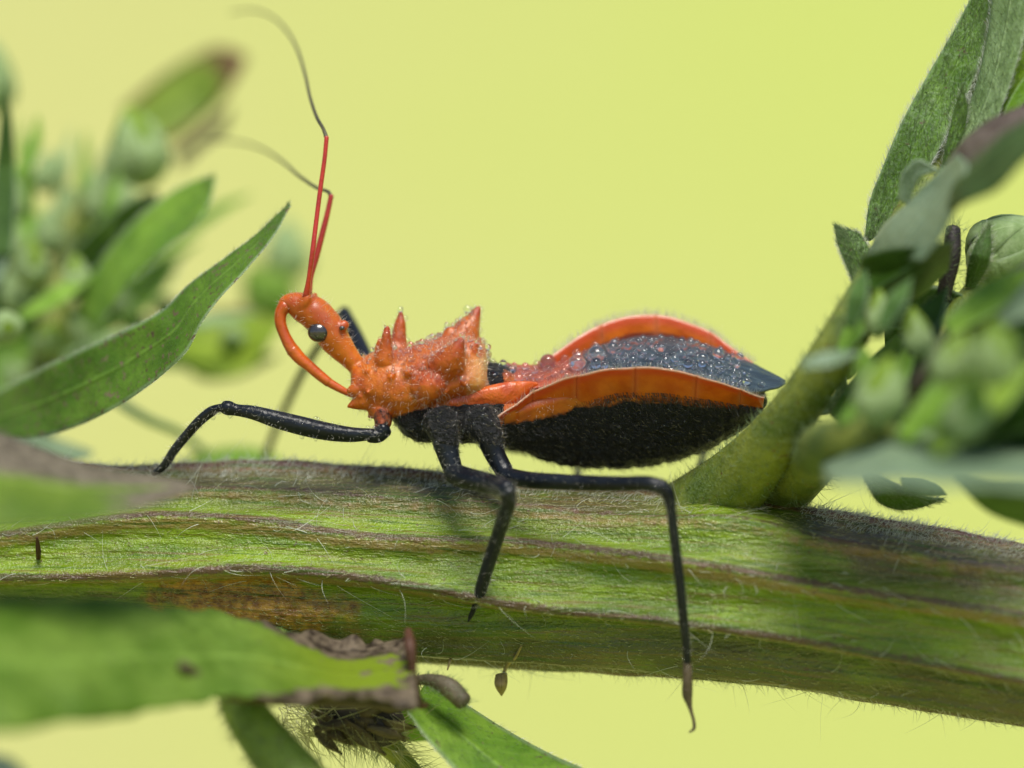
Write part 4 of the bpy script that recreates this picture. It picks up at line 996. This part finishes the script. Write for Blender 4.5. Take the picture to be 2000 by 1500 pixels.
# orange side flanges of the abdomen, plate by plate
def flange(x0, x1, side):
    n, m = 26, 15
    px = np.linspace(x0+.05, x1-.05, n)
    wp, W, h = prof(px)
    fo = hermite(FX, FO, px); fn = hermite(FX, FN, px)
    t = np.linspace(0, 1, m)
    P0 = []
    for i in range(n):
        top_l, top_h = W[i], h[i]
        # lower edge: the pixel line where the orange ends, found a little inside the rim
        bl = max(W[i]-26, 10); bh = -((fo[i]+20) - wp[i] - bl*SR)/CR
        k = np.minimum(1, 0.0+t)
        lat = bl + (top_l-bl)*(.25*k + .75*k**1.7) + 10*np.sin(np.pi*k)*(1-k)
        hh = bh + (top_h-bh)*k
        P0.append([Bp(px[i], wp[i], side*a, b) for a, b in zip(lat, hh)])
    P0 = np.array(P0)
    e = np.minimum(np.abs(px-x0), np.abs(px-x1)); seam = np.exp(-(e/7.0)**2)
    du = np.gradient(P0, axis=0); dv = np.gradient(P0, axis=1); N = unit(np.cross(du, dv))
    if (N[n//2, m//2] @ LAT)*side < 0: N = -N
    P0 -= N*(.0022*np.exp(-(e/3.0)**2))[:, None, None]
    P0 += N*(.006*vnoise(P0.reshape(-1, 3), 18, 5)).reshape(n, m)[..., None]
    thick = np.interp(t, [0, .5, .9, 1], [.030, .020, .010, .006])
    out = P0; inn = P0 - N*thick[None, :, None]
    v = np.vstack([out.reshape(-1, 3), inn.reshape(-1, 3)])
    i = np.arange(n-1)[:, None]*m; j = np.arange(m-1)[None]
    f1 = np.stack([i+j, i+j+1, i+m+j+1, i+m+j], -1).reshape(-1, 4)
    loop = np.array(list(range(m)) + [k*m+m-1 for k in range(1, n)] + [(n-1)*m+k for k in range(m-2, -1, -1)] + [k*m for k in range(n-2, 0, -1)]); nx = np.roll(loop, -1)
    f = np.vstack([f1, f1[:, ::-1]+n*m, np.stack([nx, loop, loop+n*m, nx+n*m], -1)])
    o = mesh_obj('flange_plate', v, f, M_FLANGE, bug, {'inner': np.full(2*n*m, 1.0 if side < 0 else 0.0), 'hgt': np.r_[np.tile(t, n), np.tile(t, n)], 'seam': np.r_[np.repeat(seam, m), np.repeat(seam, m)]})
    if side > 0:
        q = 260; ii = rng.integers(0, n, q); jj = rng.integers(1, 6, q)
        hv, hf = hair_geo(out[ii, jj] + rng.normal(size=(q, 3))*np.array((.005, 0, 0)), unit(N[ii, jj]*.5 - UP[None]*.9 + np.array((.5, 0, 0))[None] + .5*rdir(q)), .3*rdir(q), rng.uniform(.014, .04, q), .0009)
        mesh_obj('fringe', hv, hf, M_BRISTK, o, kind='stuff')
    k = 90 if side > 0 else 190
    ii = rng.integers(0, n, k)
    p = out[ii, -1] + rng.normal(size=(k, 3))*np.array((.006, 0, 0))
    hv, hf = hair_geo(p, unit(UP[None] + .5*side*LAT[None] + .35*rdir(k)), .3*rdir(k), rng.uniform(.012, .04, k), .0007)
    mesh_obj('down', hv, hf, M_BRIST, o, kind='stuff')
for a, b in ((948, 1040), (1040, 1124), (1124, 1235), (1235, 1352), (1352, 1440), (1440, 1486)): flange(a, b, 1)
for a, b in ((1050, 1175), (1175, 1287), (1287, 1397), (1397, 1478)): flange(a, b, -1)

# wings folded flat over the back
def wing_grid(n=70, m=25):
    wx = np.array([945, 985, 1034, 1085, 1130, 1190, 1250, 1310, 1360, 1410, 1460, 1495, 1520, 1534], float)
    wz = np.array([732, 734, 738, 733, 722, 709, 704, 705, 711, 721, 734, 742, 746, 748], float)
    ww = np.array([48, 54, 50, 54, 70, 96, 108, 108, 104, 94, 78, 52, 26, 6], float)
    px = np.linspace(945, 1534, n); z = hermite(wx, wz, px); w = hermite(wx, ww, px)
    t = np.linspace(-1, 1, m)
    G = np.array([[Bp(px[i], z[i], w[i]*s, 9*(1-s*s)*(w[i]/100) + 3*abs(s)**3) for s in t] for i in range(n)])
    return px, t, G
def build_wing():
    px, t, G = wing_grid()
    n, m = G.shape[:2]
    N = unit(np.cross(np.gradient(G, axis=0), np.gradient(G, axis=1))); N = np.where((N @ UP)[..., None] < 0, -N, N)
    U = np.repeat(np.linspace(0, 1, n), m)
    flat = G.reshape(-1, 3) + N.reshape(-1, 3)*(.004*vnoise(G.reshape(-1, 3), 22, 8) + .0015*vnoise(G.reshape(-1, 3)*np.array((.3, 1, 1)), 90, 9))[:, None]
    v = np.vstack([flat, flat - N.reshape(-1, 3)*.008])
    i = np.arange(n-1)[:, None]*m; j = np.arange(m-1)[None]
    f1 = np.stack([i+j, i+j+1, i+m+j+1, i+m+j], -1).reshape(-1, 4)
    loop = np.array(list(range(m)) + [k*m+m-1 for k in range(1, n)] + [(n-1)*m+k for k in range(m-2, -1, -1)] + [k*m for k in range(n-2, 0, -1)]); nx = np.roll(loop, -1)
    f = np.vstack([f1, f1[:, ::-1]+n*m, np.stack([nx, loop, loop+n*m, nx+n*m], -1)])
    mesh_obj('wing', v, f, M_WING, bug, {'u': np.r_[U, U]}, label='dark blue-grey folded wing, red-brown at its root')
    return px, t, G, N
WPX, WT, WG, WN = build_wing()
# thick orange wing root along the near side
v, f = loft([(858, 790, 8, 10, 12), (875, 791, 14, 20, 20), (905, 791, 18, 28, 26), (945, 787, 20, 34, 28), (985, 777, 20, 32, 30), (1015, 767, 16, 24, 26), (1038, 758, 10, 14, 16), (1050, 754, 5, 6, 8)], 50, 28)
k_ = np.interp(v[:, 0]*PX+1000, [960, 1100], [60, 30])[:, None]/PX
v = v + LAT*k_ + np.array((0, 0, SR))*k_ + (.004*vnoise(v, 25, 9))[:, None]*LAT
mesh_obj('wing_root', v, f, M_ROOT, bug)

# bristles of the black belly and the orange thorax
sel = np.where((BDK > .7))[0]; k = rng.choice(sel, 5200)
hv, hf = hair_geo(BCO[k], unit(BNO[k] + np.array((.9, 0, -.3))[None] + .5*rdir(len(k))), .3*rdir(len(k)), rng.uniform(.012, .034, len(k)), .0007)
mesh_obj('belly_down', hv, hf, M_BRISTK, body, kind='stuff')
k = rng.choice(sel, 1700)
hv, hf = hair_geo(BCO[k], unit(BNO[k]*.6 + np.array((.9, 0, -.3))[None] + .6*rdir(len(k))), .3*rdir(len(k)), rng.uniform(.008, .022, len(k)), .0005)
mesh_obj('belly_glints', hv, hf, M_BRISTM, body, kind='stuff')
sel = np.where((BDK < .3))[0]; k = rng.choice(sel, 1800)
hv, hf = hair_geo(BCO[k], unit(BNO[k] + .5*rdir(len(k))), .4*rdir(len(k)), rng.uniform(.012, .032, len(k)), .0006)
mesh_obj('thorax_down', hv, hf, M_BRIST, body, kind='stuff')

# ------------------------------------------------------------------ dew
def ico(sub):
    import bmesh
    bm = bmesh.new(); bmesh.ops.create_icosphere(bm, subdivisions=sub, radius=1)
    v = np.array([x.co[:] for x in bm.verts]); f = np.array([[q.index for q in fc.verts] for fc in bm.faces]); bm.free()
    return v, f
iv4, if4 = ico(4); iv2, if2 = ico(2)
drop_me = fast_mesh('water_drop', iv4, if4); drop_me.polygons.foreach_set('use_smooth', [True]*len(drop_me.polygons)); drop_me.materials.append(M_WATER)
bead_me = drop_me.copy(); bead_me.materials.clear(); bead_me.materials.append(M_BEAD)
placed = []
def drop(p, n, r, label, group, sink=.72):
    o = bpy.data.objects.new('water_drop', bead_me if 'thorax' in group else drop_me); sc.collection.objects.link(o)
    o.location = p + n*r*sink; o.scale = (r, r, r*.9); o.rotation_euler = Vector(n).to_track_quat('Z', 'Y').to_euler()
    tag(o, label, 'drop', group); placed.append((np.array(o.location), r))
    return o
def free(p, r, gap=.92):
    return all(np.linalg.norm(p-q) > (r+s)*gap for q, s in placed)
def wing_at(px, s):
    i = np.clip(np.interp(px, WPX, np.arange(len(WPX))), 0, len(WPX)-1.01); j = np.clip((s+1)/2*(len(WT)-1), 0, len(WT)-1.01)
    a, b = int(i), int(j); fa, fb = i-a, j-b
    g = lambda G: G[a, b]*(1-fa)*(1-fb) + G[a+1, b]*fa*(1-fb) + G[a, b+1]*(1-fa)*fb + G[a+1, b+1]*fa*fb
    return g(WG), unit(g(WN))
def wing_by_pix(px, py):
    best = min((abs((750-wing_at(px, s)[0][2]*PX) - py), s) for s in np.linspace(-.86, .72 if px > 1110 else .5, 61))
    return wing_at(px, best[1])
LW, GW = 'clear round dew drop sitting on the dark blue-grey wing', 'dew drops on the wing'
LR, GR = 'clear dew drop on the red-brown root of the wing', 'dew drops on the wing root'
LT, GT = 'small bright dew drop on the spiny orange thorax', 'dew drops on the thorax'
big = [(1168, 703, 18), (1130, 719, 17), (1199, 688, 13), (1210, 692, 8), (1165, 717, 12), (1228, 682, 8), (1252, 684, 8), (1240, 690, 6), (1258, 691, 6), (1292, 685, 9), (1205, 702, 7), (1226, 700, 5), (1252, 698, 5),
       (1272, 702, 7), (1298, 708, 8), (1235, 708, 9), (1328, 698, 11), (1370, 708, 12), (1403, 698, 12), (1401, 718, 9), (1340, 716, 10), (1352, 676, 9), (1447, 702, 9), (1452, 750, 8), (1428, 736, 7), (1482, 756, 7),
       (1072, 716, 16), (1085, 735, 8), (1035, 742, 9), (1013, 747, 9), (988, 752, 11), (966, 755, 9), (1130, 702, 10), (1168, 686, 10), (1002, 726, 7), (975, 720, 7), (960, 711, 8), (1050, 706, 8), (1105, 700, 8)]
def wing_drop(p, n, R_, x, s_):
    q = R_*PX
    size = 'very large' if q > 15 else 'large' if q > 9.5 else 'medium-sized' if q > 6 else 'small'
    where = 'by the insect\'s wing tip' if x > 1410 else 'along the near orange flange' if s_ > .45 else 'along the far orange flange' if s_ < -.45 else 'down the middle of the wing'
    if x > 1120: drop(p, n, R_, f'{size} round dew drop on the blue-grey wing {where}', 'dew drops on the wing')
    else: drop(p, n, R_, f'{size} dew drop on the red-brown wing root ' + ('next to the thorax' if x < 1010 else 'before the blue-grey part'), 'dew drops on the wing root')
for x, z, r in big:
    p, n = wing_by_pix(x, z)
    wing_drop(p, n, r/PX, x, float((p - P(x, 720)) @ LAT)*PX/100)
tiny = []
r = np.random.default_rng(21)
cnt = 0
for _ in range(2600):
    x = r.uniform(950, 1490) if r.random() < .75 else r.uniform(950, 1130)
    s = r.uniform(-.88, .84) if x > 1130 else r.uniform(-.85, .6)
    if x > 1400 and r.random() < (x-1400)/75: continue
    p, n = wing_at(x, s)
    R_ = (r.uniform(2.0, 4.6) if r.random() < .62 else r.uniform(4.6, 9.5))/PX
    if not free(p+n*R_*.5, R_): continue
    if R_*PX > 4.0 and cnt < 190: wing_drop(p, n, R_, x, s); cnt += 1
    else: tiny.append((p+n*R_*.5, R_)); placed.append((p+n*R_*.5, R_))
    if len(tiny) > 330: break
tiny_wing = len(tiny)
# thorax
drop(P(914, 604, .05), np.array((0, 0, 1.)), 9.5/PX, 'clear dew drop clinging to the tallest thorax spine', 'dew drop on a spine', 0)
drop(P(952, 692, -.02), np.array((0, 0, 1.)), 9/PX, LT, GT, 0)
thx = np.where((BDK < .35) & (BPX > 695) & (BPX < 955) & (BNO[:, 1] < .55))[0]
wgt = .25 + 2.6*np.clip(BNO[thx, 2], 0, 1)*np.clip((BPX[thx]-730)/60, 0, 1); wgt /= wgt.sum()
placed = []; cnt = 0; top_beads = []
for k in r.choice(thx, 2600, p=wgt):
    R_ = (r.uniform(1.8, 3.6) if r.random() < .68 else r.uniform(3.6, 6.5))/PX
    p, n = BCO[k], BNO[k].astype(float)
    if not free(p+n*R_*.4, R_): continue
    if n[2] > .45 and R_*PX > 2.6 and len(top_beads) < 260:
        top_beads.append((p+n*R_*.8, R_)); placed.append((p+n*R_*.8, R_)); continue
    if R_*PX > 4.2 and cnt < 90: drop(p, n, R_, 'bright dew drop on the orange thorax ' + ('collar behind the head' if BPX[k] < 745 else 'saddle between the spines' if BPX[k] < 850 else 'hump below the tallest spine'), GT, .4); cnt += 1
    else: tiny.append((p+n*R_*.4, R_)); placed.append((p+n*R_*.4, R_))
    if len(placed) > 950: break
blk = np.where((BDK > .7) & (BNO[:, 1] < .4))[0]
bw_ = np.where(BPX[blk] < 1010, 1.0, .3); bw_ /= bw_.sum()
for k in r.choice(blk, 520, p=bw_):
    R_ = (r.uniform(1.4, 3.0) if r.random() < .85 else r.uniform(3, 4.8))/PX; tiny.append((BCO[k]+BNO[k]*R_*.4, R_))
for o in list(bug.children):
    if o.name.startswith('leg'):
        v = np.empty(len(o.data.vertices)*3, np.float32); o.data.vertices.foreach_get('co', v); v = v.reshape(-1, 3)
        nn = np.empty(len(v)*3, np.float32); o.data.vertices.foreach_get('normal', nn); nn = nn.reshape(-1, 3)
        for k in r.choice(len(v), 60):
            if v[k, 1] > .3: continue
            R_ = (r.uniform(1.3, 3.2) if r.random() < .8 else r.uniform(3.2, 5.5))/PX; tiny.append((v[k]+nn[k]*R_*.4, R_))
nw = tiny_wing
def beads(tiny, mat, name, label):
    cs = np.array([c for c, _ in tiny]); rs = np.array([q for _, q in tiny])
    v = (cs[:, None] + iv2[None]*rs[:, None, None]).reshape(-1, 3)
    f = (if2[None] + (np.arange(len(cs))*len(iv2))[:, None, None]).reshape(-1, 3)
    o = mesh_obj(name, v, f, mat, None, kind='stuff')
    o['label'] = label; o['category'] = 'dew'
beads(tiny[:nw], M_WATER, 'dew', 'fine dew beading the blue-grey wing')
beads(top_beads, M_WATER, 'dew', 'clear dew frosting the saddle and crest of the orange thorax')
beads(tiny[nw:], M_BEAD, 'dew', 'fine dew beading the orange thorax and the black legs')
